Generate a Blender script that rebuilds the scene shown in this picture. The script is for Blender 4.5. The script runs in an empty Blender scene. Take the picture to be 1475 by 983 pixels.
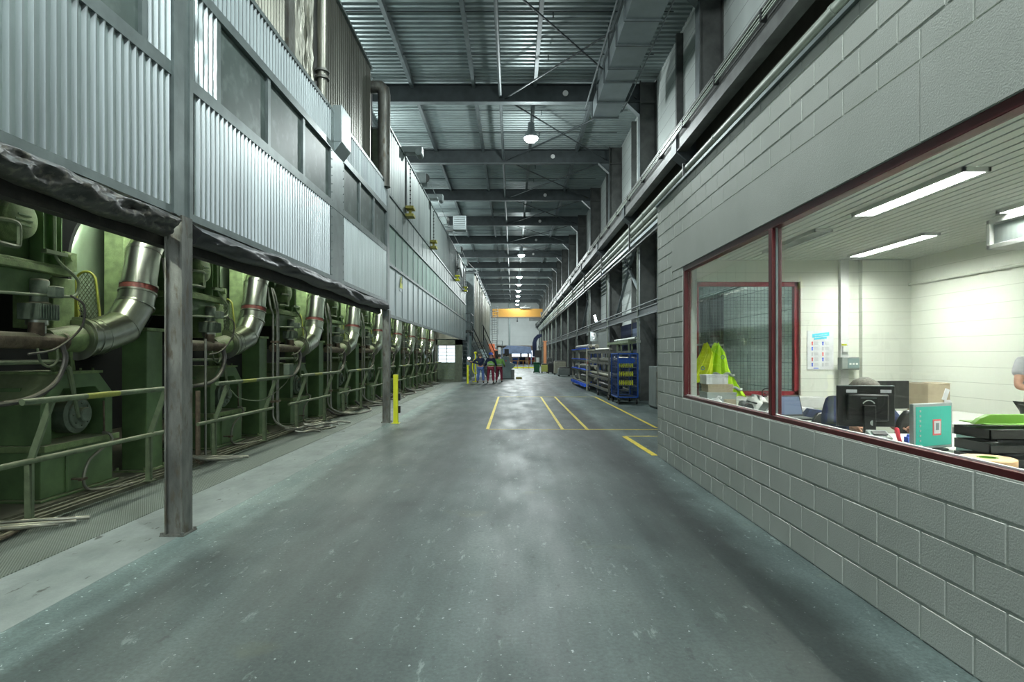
import bpy, bmesh, math, random
from mathutils import Vector, Matrix, Euler
R = math.radians
random.seed(7)
sc = bpy.context.scene
COL = sc.collection
F = 850.0            # focal length in pixels of the 1475-wide frame
EYE = 1.65

# ---------------------------------------------------------------- camera, world, exposure
cam_d = bpy.data.cameras.new('camera'); cam = bpy.data.objects.new('camera', cam_d); COL.objects.link(cam)
cam.location = (0, 0, EYE); cam.rotation_euler = (R(90), 0, 0)
cam_d.sensor_width = 36; cam_d.lens = F/1475*36
cam_d.shift_x = -1.5/1475; cam_d.shift_y = 20.5/1475
cam_d.clip_start = .05; cam_d.clip_end = 400
sc.camera = cam
w = bpy.data.worlds.new('world'); sc.world = w; w.use_nodes = True
w.node_tree.nodes['Background'].inputs[0].default_value = (.78, .88, .95, 1)
w.node_tree.nodes['Background'].inputs[1].default_value = .9
vs = sc.view_settings
vs.view_transform = 'Standard'; vs.look = 'None'; vs.gamma = 1; vs.use_curve_mapping = False
vs.exposure = 0.14
sc.cycles.max_bounces = 8; sc.cycles.diffuse_bounces = 4; sc.cycles.glossy_bounces = 4
sc.cycles.transparent_max_bounces = 12; sc.cycles.transmission_bounces = 6
sc.cycles.sample_clamp_indirect = 6; sc.cycles.caustics_reflective = False; sc.cycles.caustics_refractive = False
BAY_W = 700.0         # high-bay lamp
TUBE_E = 210.0         # machine hood tube emission
OFF_E = 112.0           # office luminaires

# ---------------------------------------------------------------- materials
def _new(name):
    m = bpy.data.materials.new(name); m.use_nodes = True
    nt = m.node_tree; b = nt.nodes['Principled BSDF']
    return m, nt, b
def ramp(nt, fac, stops):
    r = nt.nodes.new('ShaderNodeValToRGB'); e = r.color_ramp.elements
    while len(e) < len(stops): e.new(.5)
    for i, (p, c) in enumerate(stops):
        e[i].position = p; e[i].color = (c[0], c[1], c[2], 1) if hasattr(c, '__len__') else (c, c, c, 1)
    nt.links.new(fac, r.inputs[0]); return r.outputs[0]
def noise(nt, scale, detail=4, vec=None, stretch=None, rough=.55):
    if vec is None:
        tc = nt.nodes.new('ShaderNodeTexCoord'); vec = tc.outputs['Object']
    if stretch:
        mp = nt.nodes.new('ShaderNodeMapping'); mp.inputs['Scale'].default_value = stretch
        nt.links.new(vec, mp.inputs[0]); vec = mp.outputs[0]
    n = nt.nodes.new('ShaderNodeTexNoise'); n.inputs['Scale'].default_value = scale; n.inputs['Detail'].default_value = detail
    n.inputs['Roughness'].default_value = rough
    nt.links.new(vec, n.inputs['Vector']); return n.outputs['Fac']
def mixc(nt, fac, a, b, mode='MIX'):
    m = nt.nodes.new('ShaderNodeMix'); m.data_type = 'RGBA'; m.blend_type = mode
    for s, v in ((0, fac), (6, a), (7, b)):
        if hasattr(v, 'is_output'): nt.links.new(v, m.inputs[s])
        elif s == 0: m.inputs[0].default_value = v
        else: m.inputs[s].default_value = (v[0], v[1], v[2], 1)
    return m.outputs[2]
def bump(nt, b, h, strength=.3, dist=.01):
    n = nt.nodes.new('ShaderNodeBump'); n.inputs['Strength'].default_value = strength; n.inputs['Distance'].default_value = dist
    nt.links.new(h, n.inputs['Height']); nt.links.new(n.outputs[0], b.inputs['Normal'])
def mat(name, col, rough=.5, metal=0, var=.25, scale=6, stretch=None, bmp=0, bscale=60, dust=None, dustcol=(.36,.34,.24), spec=.5, dirt=None):
    """painted / metal surface with uneven tone; dust = share of upward faces covered by grime"""
    m, nt, b = _new(name)
    b.inputs['Roughness'].default_value = rough; b.inputs['Metallic'].default_value = metal
    b.inputs['Specular IOR Level'].default_value = spec
    lo = tuple(c*(1-var) for c in col); hi = tuple(min(1, c*(1+var)) for c in col)
    c = ramp(nt, noise(nt, scale, 5, stretch=stretch), [(.3, lo), (.7, hi)])
    if dirt:
        d = ramp(nt, noise(nt, scale*2.7, 6, stretch=stretch), [(.52, 0), (.68, 1)])
        c = mixc(nt, d, c, dirt)
    if dust:
        g = nt.nodes.new('ShaderNodeNewGeometry'); s = nt.nodes.new('ShaderNodeSeparateXYZ'); nt.links.new(g.outputs['True Normal'], s.inputs[0])
        a = nt.nodes.new('ShaderNodeMath'); a.operation = 'MULTIPLY_ADD'; a.inputs[1].default_value = .35; nt.links.new(noise(nt, 25, 4), a.inputs[0]); nt.links.new(s.outputs[2], a.inputs[2])
        f = ramp(nt, a.outputs[0], [(.45, 0), (.85, dust)])
        c = mixc(nt, f, c, dustcol)
    nt.links.new(c, b.inputs['Base Color'])
    if bmp: bump(nt, b, noise(nt, bscale, 3), bmp)
    return m
def emit(name, col, e):
    m, nt, b = _new(name)
    b.inputs['Base Color'].default_value = (*col, 1); b.inputs['Emission Color'].default_value = (*col, 1); b.inputs['Emission Strength'].default_value = e
    return m
def plain(name, col, rough=.5, metal=0):
    return mat(name, col, rough, metal, var=.08, scale=9)

M = {}
M['green'] = mat('machine_green', (.13,.22,.09), .45, 0, .3, 3, dust=.85, dustcol=(.34,.38,.22), bmp=.12, bscale=90)
M['green_dusty'] = mat('dusty_green', (.23,.32,.14), .75, 0, .3, 9, dust=.9, dustcol=(.36,.38,.25), bmp=.5, bscale=120)
M['green_dark'] = mat('dark_green_drum', (.05,.085,.05), .4, 0, .2, 3)
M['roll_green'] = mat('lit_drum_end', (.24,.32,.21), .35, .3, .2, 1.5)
M['red_dusty'] = mat('rusty_dusty_pipe', (.15,.115,.08), .8, 0, .4, 12, dust=.8, dustcol=(.28,.26,.18), bmp=.4)
M['motor'] = mat('grey_green_motor', (.17,.215,.165), .6, .1, .25, 12, dust=.8, dustcol=(.33,.32,.22), bmp=.2)
M['steel'] = mat('stainless_duct', (.40,.42,.36), .30, 1, .12, 5, dust=.8, dustcol=(.34,.38,.24))
M['conduit'] = mat('dull_conduit', (.30,.30,.26), .4, .8, .2, 12, dust=.6)
M['tape'] = mat('red_white_tape', (.13,.03,.022), .6, 0, .6, 30, dust=.8)
M['hose'] = mat('rubber_hose', (.08,.075,.07), .4, 0, .3, 10, dust=.5)
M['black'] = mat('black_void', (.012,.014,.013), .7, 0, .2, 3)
M['rail'] = mat('rail_green', (.17,.22,.13), .6, 0, .25, 8, dust=.8, dustcol=(.34,.36,.24), bmp=.2)
M['galv'] = mat('corrugated_galvanised', (.60,.655,.655), .30, .93, .12, 2.2, stretch=(1,1,.25), dirt=None)
M['galv_old'] = mat('brownish_corrugated', (.26,.26,.22), .40, .85, .25, 2.5, stretch=(1,1,.2))
M['alu'] = mat('smooth_aluminium_sheet', (.42,.49,.49), .42, .55, .16, 1.6, stretch=(1,1,.15))
M['trimsteel'] = mat('grey_steel_frame', (.21,.25,.245), .42, .5, .18, 4)
M['pane'] = mat('dusty_dark_pane', (.085,.115,.105), .42, .0, .25, 1.6, spec=.3, dirt=(.15,.19,.175))
M['pane_green'] = mat('milky_green_pane', (.20,.31,.265), .5, 0, .12, 1.5)
M['post'] = mat('worn_rusty_steel', (.19,.195,.175), .48, .6, .45, 7, stretch=(1,1,.3), dirt=(.13,.115,.085), bmp=.2)
M['plastic'] = mat('black_plastic_sheet', (.02,.021,.022), .42, 0, .4, 5, bmp=.25, bscale=14)
M['plastic_dusty'] = mat('dusty_plastic_sheet', (.045,.044,.04), .35, 0, .5, 6, bmp=.35, bscale=16, dirt=(.16,.15,.12))
M['rubber'] = mat('dark_beam', (.03,.028,.024), .7, 0, .4, 9, bmp=.3)
M['beam'] = mat('dark_roof_steel', (.062,.075,.078), .5, .3, .2, 3)
M['beam_light'] = mat('grey_roof_steel', (.15,.175,.18), .5, .3, .2, 3)
M['column'] = mat('dark_column_steel', (.095,.10,.095), .5, .3, .35, 2.5, bmp=.1)
M['deck'] = mat('roof_deck', (.33,.385,.385), .45, .4, .18, 1.0)
M['yellow'] = mat('safety_yellow', (.78,.80,.03), .45, 0, .06, 4)
M['crane'] = mat('crane_orange', (.33,.165,.022), .75, 0, .06, 1)
M['white_panel'] = mat('white_wall_panel', (.60,.65,.63), .55, 0, .08, .7)
M['office_white'] = mat('office_white_paint', (.77,.79,.70), .6, 0, .04, 1.2)
M['ductgrey'] = mat('galvanised_air_duct', (.38,.43,.44), .38, .6, .12, 1.5)
M['pipe_light'] = mat('pale_pipe', (.31,.345,.30), .4, .3, .12, 3)
M['maroon'] = mat('maroon_frame', (.095,.012,.014), .35, 0, .12, 4)
M['white'] = plain('white_plastic', (.75,.76,.74), .4)
M['blackp'] = mat('black_plastic', (.012,.013,.013), .38, 0, .3, 20)
M['navy'] = mat('navy_cloth', (.012,.02,.055), .85, 0, .3, 14, bmp=.2)
M['jeans'] = mat('blue_jeans', (.10,.17,.42), .85, 0, .25, 14, bmp=.2)
M['redtr'] = mat('dark_red_trousers', (.19,.02,.045), .85, 0, .25, 14, bmp=.2)
M['vest'] = mat('green_hivis', (.22,.45,.10), .8, 0, .15, 10, bmp=.2)
M['hivis'] = mat('bright_hivis', (.52,.85,.02), .75, 0, .12, 10, bmp=.2)
M['hivis_y'] = mat('yellow_hivis', (.66,.78,.03), .75, 0, .12, 10, bmp=.2)
M['reflect'] = plain('reflective_band', (.42,.47,.44), .3)
M['skin'] = mat('skin', (.55,.31,.22), .55, 0, .08, 12)
M['hair'] = mat('grey_brown_hair', (.10,.09,.075), .7, 0, .5, 60, bmp=.6, bscale=120)
M['helmet_blue'] = plain('blue_helmet', (.03,.10,.65), .3)
M['shoe'] = plain('black_shoe', (.015,.015,.015), .6)
M['tgrey'] = mat('grey_tshirt', (.47,.47,.50), .85, 0, .1, 14)
M['blue'] = mat('blue_frame', (.012,.09,.42), .45, 0, .15, 6)
M['blue_b'] = mat('bright_blue_pad', (.02,.13,.85), .5, 0, .12, 6)
M['beige'] = mat('beige_rack', (.36,.35,.27), .55, 0, .2, 4)
M['greenbin'] = plain('green_bin', (.02,.12,.05), .5)
M['cab'] = mat('grey_blue_cabinet', (.21,.285,.285), .45, .1, .12, 3)
M['cab_grey'] = mat('grey_cabinet', (.27,.30,.285), .5, .1, .12, 3)
M['tarp'] = mat('blue_grey_tarp', (.11,.15,.24), .6, 0, .25, 1.5, bmp=.2)
M['orange'] = plain('orange_red', (.75,.20,.09), .5)
M['orange_col'] = plain('orange_column', (.70,.28,.12), .5)
M['card'] = mat('brown_cardboard', (.44,.37,.26), .8, 0, .1, 4)
M['paper'] = plain('paper', (.78,.79,.80), .8)
M['lime'] = mat('lime_green_tray', (.15,.33,.04), .5, 0, .08, 8)
M['wood'] = mat('pale_orange_roll', (.80,.50,.27), .6, 0, .08, 10)
M['redtool'] = plain('red_handle', (.75,.05,.08), .35)
M['teal_screen'] = emit('teal_screen', (.04,.36,.28), .25)
M['laptop_screen'] = emit('laptop_screen', (.07,.10,.17), .2)
M['cyan'] = plain('cyan_print', (.12,.66,.85), .6)
M['inkgrey'] = plain('grey_print', (.55,.56,.58), .7)
M['inkred'] = plain('red_print', (.75,.15,.15), .7)
M['inkblue'] = plain('blue_print', (.08,.16,.75), .7)
M['tube_lit'] = emit('lit_tube', (.93,1,.88), TUBE_E)
M['office_lit'] = emit('lit_office_tube', (1,1,.96), OFF_E)
M['office_off'] = plain('unlit_diffuser', (.34,.38,.37), .4)
M['lamp_lit'] = emit('lit_lamp_glass', (.93,.96,1), 60)
M['daywin'] = emit('bright_window', (.75,.86,1), 3.2)
M['worktop'] = plain('pale_worktop', (.50,.51,.47), .45)

def mat_concrete():
    m, nt, b = _new('polished_concrete')
    n1 = noise(nt, .35, 6, rough=.6); n2 = noise(nt, 2.2, 8, stretch=(1, .12, 1), rough=.6); n3 = noise(nt, 26, 3)
    c = ramp(nt, n1, [(.32, (.035,.050,.048)), (.50, (.063,.085,.080)), (.68, (.098,.124,.114))])
    c2 = ramp(nt, n2, [(.3, .7), (.52, 1.0), (.75, 1.25)])
    c = mixc(nt, .9, c, c2, 'MULTIPLY')
    fine = ramp(nt, noise(nt, 38, 6, rough=.75), [(.38, .74), (.62, 1.24)]); c = mixc(nt, .9, c, fine, 'MULTIPLY')
    scuff = ramp(nt, noise(nt, 5.5, 8, stretch=(1.6,.5,1), rough=.72), [(.60, 0), (.66, .55)]); c = mixc(nt, scuff, c, (.24,.29,.27))
    dk = ramp(nt, noise(nt, 8.5, 7, stretch=(1,.6,1), rough=.7), [(.34, .7), (.40, 0)]); c = mixc(nt, dk, c, (.03,.04,.038))
    sp = ramp(nt, n3, [(.68, 0), (.72, 1)])
    c = mixc(nt, sp, c, (.34,.38,.37))
    st = ramp(nt, noise(nt, 1.1, 4), [(.63, 0), (.75, .7)])
    c = mixc(nt, st, c, (.105,.120,.075))
    # lanes along the hall: dirt band by the wall, darker lane further left, pale scrubbed strips
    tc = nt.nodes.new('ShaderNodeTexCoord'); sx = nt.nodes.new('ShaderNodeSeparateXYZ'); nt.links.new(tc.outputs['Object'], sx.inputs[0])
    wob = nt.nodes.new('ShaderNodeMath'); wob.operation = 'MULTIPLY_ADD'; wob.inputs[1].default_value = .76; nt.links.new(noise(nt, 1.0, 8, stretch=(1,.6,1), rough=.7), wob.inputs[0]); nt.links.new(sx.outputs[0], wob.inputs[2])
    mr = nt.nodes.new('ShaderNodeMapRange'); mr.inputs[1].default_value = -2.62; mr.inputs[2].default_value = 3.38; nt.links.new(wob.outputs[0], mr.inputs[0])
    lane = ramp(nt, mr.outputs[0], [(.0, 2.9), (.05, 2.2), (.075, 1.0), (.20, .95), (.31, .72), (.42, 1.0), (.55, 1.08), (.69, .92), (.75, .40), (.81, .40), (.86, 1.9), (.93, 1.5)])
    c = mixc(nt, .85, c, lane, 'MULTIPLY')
    tr = ramp(nt, noise(nt, 1.0, 6, stretch=(2.4, .09, 1)), [(.36, .68), (.6, 1.12)])
    c = mixc(nt, .75, c, tr, 'MULTIPLY')
    nt.links.new(c, b.inputs['Base Color'])
    r = ramp(nt, noise(nt, 2.0, 6, stretch=(1, .3, 1)), [(.3, .42), (.7, .62)])
    nt.links.new(r, b.inputs['Roughness'])
    bump(nt, b, noise(nt, 60, 4), .05, .004)
    return m
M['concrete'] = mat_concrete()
def mat_strip():
    m, nt, b = _new('worn_pale_concrete')
    c = ramp(nt, noise(nt, 2.2, 8, stretch=(1,.5,1), rough=.7), [(.3, (.15,.175,.165)), (.5, (.215,.245,.23)), (.72, (.30,.33,.31))])
    c = mixc(nt, ramp(nt, noise(nt, 7, 6, stretch=(1.5,.5,1)), [(.64, 0), (.69, 1)]), c, (.07,.075,.065))
    nt.links.new(c, b.inputs['Base Color']); b.inputs['Roughness'].default_value = .6
    bump(nt, b, noise(nt, 40, 5), .25, .006); return m
M['strip'] = mat_strip()
def mat_grate():
    m, nt, b = _new('chequer_grating')
    tc = nt.nodes.new('ShaderNodeTexCoord')
    out = []
    for a in (R(32), R(-32)):
        mp = nt.nodes.new('ShaderNodeMapping'); mp.inputs['Rotation'].default_value = (0, 0, a); nt.links.new(tc.outputs['Object'], mp.inputs[0])
        wv = nt.nodes.new('ShaderNodeTexWave'); wv.inputs['Scale'].default_value = 17; nt.links.new(mp.outputs[0], wv.inputs[0]); out.append(wv.outputs['Fac'])
    mx = nt.nodes.new('ShaderNodeMath'); mx.operation = 'MAXIMUM'; nt.links.new(out[0], mx.inputs[0]); nt.links.new(out[1], mx.inputs[1])
    c = ramp(nt, mx.outputs[0], [(.35, (.085,.10,.085)), (.9, (.24,.275,.235))])
    nt.links.new(c, b.inputs['Base Color']); b.inputs['Roughness'].default_value = .45; b.inputs['Metallic'].default_value = .4
    bump(nt, b, mx.outputs[0], .6, .01); return m
M['grate'] = mat_grate()
def mat_block():
    m, nt, b = _new('painted_block')
    c = ramp(nt, noise(nt, 1.4, 5), [(.3, (.53,.56,.50)), (.7, (.60,.625,.565))])
    c = mixc(nt, ramp(nt, noise(nt, 45, 3), [(.70, 0), (.76, .5)]), c, (.16,.17,.155))
    nt.links.new(c, b.inputs['Base Color']); b.inputs['Roughness'].default_value = .62
    n = noise(nt, 95, 4); bump(nt, b, n, .5, .005); return m
M['block'] = mat_block()
def mat_lines(name, c1, c2, pitch, axis='z', width=.04, rough=.55, pitch2=None, bmp=.3):
    """big panels with fine seams"""
    m, nt, b = _new(name)
    tc = nt.nodes.new('ShaderNodeTexCoord'); sp = nt.nodes.new('ShaderNodeSeparateXYZ'); nt.links.new(tc.outputs['Object'], sp.inputs[0])
    def seam(o, p):
        a = nt.nodes.new('ShaderNodeMath'); a.operation = 'MULTIPLY'; a.inputs[1].default_value = 1/p; nt.links.new(o, a.inputs[0])
        f = nt.nodes.new('ShaderNodeMath'); f.operation = 'FRACT'; nt.links.new(a.outputs[0], f.inputs[0])
        g = nt.nodes.new('ShaderNodeMath'); g.operation = 'LESS_THAN'; g.inputs[1].default_value = width; nt.links.new(f.outputs[0], g.inputs[0]); return g.outputs[0]
    s = seam(sp.outputs['XYZ'.index(axis.upper())], pitch)
    if pitch2:
        q = seam(sp.outputs[pitch2[0]], pitch2[1]); mx = nt.nodes.new('ShaderNodeMath'); mx.operation = 'MAXIMUM'
        nt.links.new(s, mx.inputs[0]); nt.links.new(q, mx.inputs[1]); s = mx.outputs[0]
    base = ramp(nt, noise(nt, .9, 4), [(.3, tuple(x*.9 for x in c1)), (.7, c1)])
    c = mixc(nt, s, base, c2)
    nt.links.new(c, b.inputs['Base Color']); b.inputs['Roughness'].default_value = rough
    return m
M['panelwall'] = mat_lines('white_panel_wall', (.72,.78,.75), (.30,.34,.33), .5, 'z', .03)
M['office_block'] = mat_lines('cream_block_wall', (.84,.86,.77), (.58,.61,.53), .212, 'z', .035, .6)
def mat_glass():
    m = bpy.data.materials.new('window_glass'); m.use_nodes = True; nt = m.node_tree
    for n in list(nt.nodes): nt.nodes.remove(n)
    o = nt.nodes.new('ShaderNodeOutputMaterial'); mx = nt.nodes.new('ShaderNodeMixShader')
    t = nt.nodes.new('ShaderNodeBsdfTransparent'); t.inputs[0].default_value = (.95,.985,.965,1)
    g = nt.nodes.new('ShaderNodeBsdfGlossy'); g.inputs[1].default_value = .015 if 'Roughness' not in g.inputs else .015
    fr = nt.nodes.new('ShaderNodeFresnel'); fr.inputs[0].default_value = 1.5
    gb = nt.nodes.new('ShaderNodeNewGeometry'); sb = nt.nodes.new('ShaderNodeMath'); sb.operation = 'SUBTRACT'; sb.inputs[0].default_value = 1; nt.links.new(gb.outputs['Backfacing'], sb.inputs[1])
    ml = nt.nodes.new('ShaderNodeMath'); ml.operation = 'MULTIPLY'; nt.links.new(fr.outputs[0], ml.inputs[0]); nt.links.new(sb.outputs[0], ml.inputs[1])
    nt.links.new(ml.outputs[0], mx.inputs[0]); nt.links.new(t.outputs[0], mx.inputs[1]); nt.links.new(g.outputs[0], mx.inputs[2]); nt.links.new(mx.outputs[0], o.inputs[0])
    return m
M['glass'] = mat_glass()

# ---------------------------------------------------------------- mesh helpers
def V(*a): return Vector(a)
class MB:
    def __init__(s): s.v = []; s.f = []; s.mi = []
    def add(s, vs_, fs, mi=0):
        o = len(s.v); s.v += [Vector(p) for p in vs_]; s.f += [[i+o for i in f] for f in fs]; s.mi += [mi]*len(fs); return s
    def box(s, x0, x1, y0, y1, z0, z1, mi=0):
        return s.add([(x,y,z) for x in (x0,x1) for y in (y0,y1) for z in (z0,z1)], [(0,1,3,2),(4,6,7,5),(0,4,5,1),(2,3,7,6),(0,2,6,4),(1,5,7,3)], mi)
    def obox(s, c, sz, rot=None, mi=0):
        c = Vector(c); h = Vector(sz)/2; m = rot.to_matrix() if isinstance(rot, Euler) else (rot or Matrix.Identity(3))
        return s.add([c + m @ Vector((h.x*a, h.y*b, h.z*d)) for a in (-1,1) for b in (-1,1) for d in (-1,1)], [(0,1,3,2),(4,6,7,5),(0,4,5,1),(2,3,7,6),(0,2,6,4),(1,5,7,3)], mi)
    def bar(s, p0, p1, a, b=None, up=(0,0,1), mi=0):
        p0 = Vector(p0); p1 = Vector(p1); d = (p1-p0); L = d.length; d.normalize(); up = Vector(up)
        if abs(d.dot(up)) > .98: up = Vector((0,1,0)) if abs(d.y) < .9 else Vector((1,0,0))
        x = d.cross(up).normalized(); y = x.cross(d).normalized(); m = Matrix((x, d, y)).transposed()
        return s.obox((p0+p1)/2, (a, L, b or a), m, mi)
    def tube(s, pts, r, n=10, cap=True, mi=0):
        pts = [Vector(p) for p in pts]
        if not hasattr(r, '__len__') and r <= .035 and len(pts) >= 4:      # thin hoses and bent rods run in smooth curves
            q = [pts[0]*2-pts[1]]+pts+[pts[-1]*2-pts[-2]]; out = []
            for i in range(1, len(q)-2):
                L = (q[i+1]-q[i]).length; m1 = (q[i+1]-q[i-1]); m2 = (q[i+2]-q[i])
                m1 = m1*(.5*min(1, 2*L/max(m1.length,1e-6))); m2 = m2*(.5*min(1, 2*L/max(m2.length,1e-6)))
                for j in range(5):
                    t = j/5; out.append(q[i]*(2*t**3-3*t*t+1)+m1*(t**3-2*t*t+t)+q[i+1]*(-2*t**3+3*t*t)+m2*(t**3-t*t))
            pts = out+[pts[-1]]
        k = len(pts); rs = r if hasattr(r, '__len__') else [r]*k
        d = [(pts[min(i+1,k-1)]-pts[max(i-1,0)]).normalized() for i in range(k)]
        for i in range(1, k-1):
            q = (pts[i]-pts[i-1]).normalized() + (pts[i+1]-pts[i]).normalized()
            if q.length > 1e-5: d[i] = q.normalized()
        a = Vector((0,0,1)) if abs(d[0].z) < .9 else Vector((1,0,0)); x = d[0].cross(a).normalized(); vs_ = []
        for i in range(k):
            x = (x - d[i]*x.dot(d[i])).normalized(); y = d[i].cross(x)
            sec = 1.0
            if 0 < i < k-1:
                ca = max(.3, d[i].dot((pts[i+1]-pts[i]).normalized())); sec = 1/ca
            for j in range(n):
                t = 2*math.pi*j/n; off = x*math.cos(t)+y*math.sin(t)
                if sec > 1.001:
                    b = ((pts[i+1]-pts[i]).normalized() - (pts[i]-pts[i-1]).normalized())
                    if b.length > 1e-4:
                        b.normalize(); off = off + b*off.dot(b)*(sec-1)
                vs_.append(pts[i]+off*rs[i])
        fs = [(i*n+j, i*n+(j+1)%n, (i+1)*n+(j+1)%n, (i+1)*n+j) for i in range(k-1) for j in range(n)]
        if cap: fs += [tuple(range(n-1,-1,-1)), tuple(range((k-1)*n, k*n))]
        return s.add(vs_, fs, mi)
    def cyl(s, p0, p1, r, r2=None, n=14, mi=0, cap=True): return s.tube([p0, p1], [r, r if r2 is None else r2], n, cap, mi)
    def lathe(s, prof, o, axis='z', n=24, mi=0, a0=0, a1=360):
        o = Vector(o); vs_ = []; k = len(prof); full = (a1-a0) >= 360; nn = n if full else n+1
        for (r, h) in prof:
            for j in range(nn):
                t = R(a0)+R(a1-a0)*j/n; c, q = math.cos(t)*r, math.sin(t)*r
                vs_.append(o + (Vector((c,q,h)) if axis == 'z' else Vector((h,c,q)) if axis == 'x' else Vector((q,h,c))))
        fs = [(i*nn+j, i*nn+(j+1)%nn, (i+1)*nn+(j+1)%nn, (i+1)*nn+j) for i in range(k-1) for j in range(n)]
        return s.add(vs_, fs, mi)
    def prism(s, poly, axis, c0, c1, mi=0):
        def mk(a, b, c): return {'x':(c,a,b), 'y':(a,c,b), 'z':(a,b,c)}[axis]
        n = len(poly); vs_ = [mk(a,b,c0) for a,b in poly]+[mk(a,b,c1) for a,b in poly]
        return s.add(vs_, [tuple(range(n-1,-1,-1)), tuple(range(n,2*n))]+[(i,(i+1)%n,n+(i+1)%n,n+i) for i in range(n)], mi)
    def quad(s, a, b, c, d, mi=0): return s.add([a,b,c,d], [(0,1,2,3)], mi)
    def build(s, name, m, parent=None, bevel=0, ang=38, local=False):
        off = parent.get('_o', (0,0,0)) if parent and not local else (0,0,0); off = Vector(off)
        me = bpy.data.meshes.new(name); me.from_pydata([tuple(p-off) for p in s.v], [], s.f)
        ms = m if isinstance(m, (list, tuple)) else [m]
        for k in ms: me.materials.append(M[k] if isinstance(k, str) else k)
        if len(ms) > 1: me.polygons.foreach_set('material_index', s.mi)
        bm = bmesh.new(); bm.from_mesh(me); bmesh.ops.recalc_face_normals(bm, faces=bm.faces); bm.to_mesh(me); bm.free()
        me.shade_smooth(); me.set_sharp_from_angle(angle=R(ang)); me.update()
        o = bpy.data.objects.new(name, me); COL.objects.link(o)
        if parent: o.parent = parent; o['_o'] = tuple(off)
        if bevel:
            b = o.modifiers.new('bevel', 'BEVEL'); b.width = bevel; b.segments = 2; b.limit_method = 'ANGLE'; b.angle_limit = R(40)
        return o
def tag(o, label=None, cat=None, group=None, kind=None):
    for k, v in (('label', label), ('category', cat), ('group', group), ('kind', kind)):
        if v: o[k] = v
    return o
def thing(name, label, cat, loc=(0,0,0), group=None):
    o = bpy.data.objects.new(name, None); COL.objects.link(o); o.location = loc; o.empty_display_size = .1
    o['_o'] = tuple(loc); return tag(o, label, cat, group)
def copy_tree(o, dloc=(0,0,0), label=None, group=None, parent=None, par=None):
    c = o.copy(); COL.objects.link(c)
    if parent is None: c.location = o.location + Vector(dloc)
    else: c.parent = parent
    if label: c['label'] = label
    if group: c['group'] = group
    for ch in KIDS.get(o.name, [k for k in bpy.data.objects if k.parent == o]): copy_tree(ch, parent=c)
    return c
KIDS = {}
def freeze(o):                      # remember the children of a thing before copying it many times
    ks = [k for k in bpy.data.objects if k.parent == o]; KIDS[o.name] = ks
    for k in ks: freeze(k)
def struct(name, mb, m, label=None, **k):
    o = mb.build(name, m, **k); o['kind'] = 'structure'
    if label: o['label'] = label
    return o
def skin(name, pts, edges, m, parent, sub=2, root=0):
    """continuous limb/body surface from joints (x,y,z,r)"""
    off = Vector(parent.get('_o', (0,0,0)))
    me = bpy.data.meshes.new(name); me.from_pydata([tuple(Vector(p[:3])-off) for p in pts], edges, [])
    o = bpy.data.objects.new(name+'_t', me); COL.objects.link(o)
    o.modifiers.new('s', 'SKIN'); sv = me.skin_vertices[0].data
    for i, p in enumerate(pts):
        r = p[3]; sv[i].radius = (r, p[4] if len(p) > 4 else r); sv[i].use_root = (i == root)
    sb = o.modifiers.new('d', 'SUBSURF'); sb.levels = sub; sb.render_levels = sub
    dg = bpy.context.evaluated_depsgraph_get(); dg.update(); e = o.evaluated_get(dg)
    nm = bpy.data.meshes.new_from_object(e); bpy.data.objects.remove(o); bpy.data.meshes.remove(me)
    nm.materials.clear(); nm.materials.append(M[m]); nm.shade_smooth(); nm.name = name
    r_ = bpy.data.objects.new(name, nm); COL.objects.link(r_); r_.parent = parent; r_['_o'] = tuple(off)
    return r_
ORD = ['nearest','second','third','fourth','fifth','sixth','seventh','eighth','ninth','tenth','eleventh','twelfth','thirteenth','fourteenth','fifteenth','sixteenth']
# ================================================================ LARGE STRUCTURE
S = 6.8; BAYS = [14.7+S*k for k in range(-3, 14)]       # roof portals along the hall
YEND = 106.0
# floor
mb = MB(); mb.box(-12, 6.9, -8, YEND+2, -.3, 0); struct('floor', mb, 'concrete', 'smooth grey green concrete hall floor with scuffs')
mb = MB(); mb.box(-3.78, -3.04, -8, 38.8, -.01, .002); struct('floor_strip', mb, 'strip', 'paler worn concrete strip along the machine')
mb = MB(); mb.box(-4.66, -3.78, -8, 38.8, -.01, .008); struct('floor_grating', mb, 'grate', 'diamond pattern steel floor grating beside the machine')
# painted floor markings
def line(p, q, wd, label):
    mb = MB(); d = (Vector(q)-Vector(p)).normalized(); n = Vector((-d.y, d.x))*wd/2; p = Vector(p); q = Vector(q)
    mb.prism([tuple(p-n), tuple(q-n), tuple(q+n), tuple(p+n)], 'z', .0, .004)
    o = mb.build('floor_marking', 'linepaint'); tag(o, label, 'floor marking', 'yellow floor lines', 'thing')
M['linepaint'] = mat('worn_yellow_line', (.80,.62,.05), .5, 0, .12, 3, dirt=(.42,.38,.12))
line((-.57,13.2), (-.57,23.4), .07, 'yellow floor line, leftmost of the long ones, in the open aisle')
line((1.10,13.1), (1.10,23.4), .07, 'yellow floor line, second from the left in the open aisle')
line((1.65,13.0), (1.65,23.4), .07, 'yellow floor line, third from the left in the open aisle')
line((3.25,13.4), (3.25,23.4), .07, 'yellow floor line running past the blue cage trolley')
line((-.57,13.15), (5.0,13.0), .06, 'yellow floor line crossing the near ends of the long lines')
line((-.57,23.4), (3.25,23.4), .05, 'faint yellow floor line crossing the far ends of the long lines')
line((2.26,12.0), (2.33,9.7), .10, 'short thick yellow floor line pointing at the corner of the block wall')
line((2.26,12.0), (5.0,12.0), .05, 'thin yellow floor line just beyond the corner of the block wall')

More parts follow.
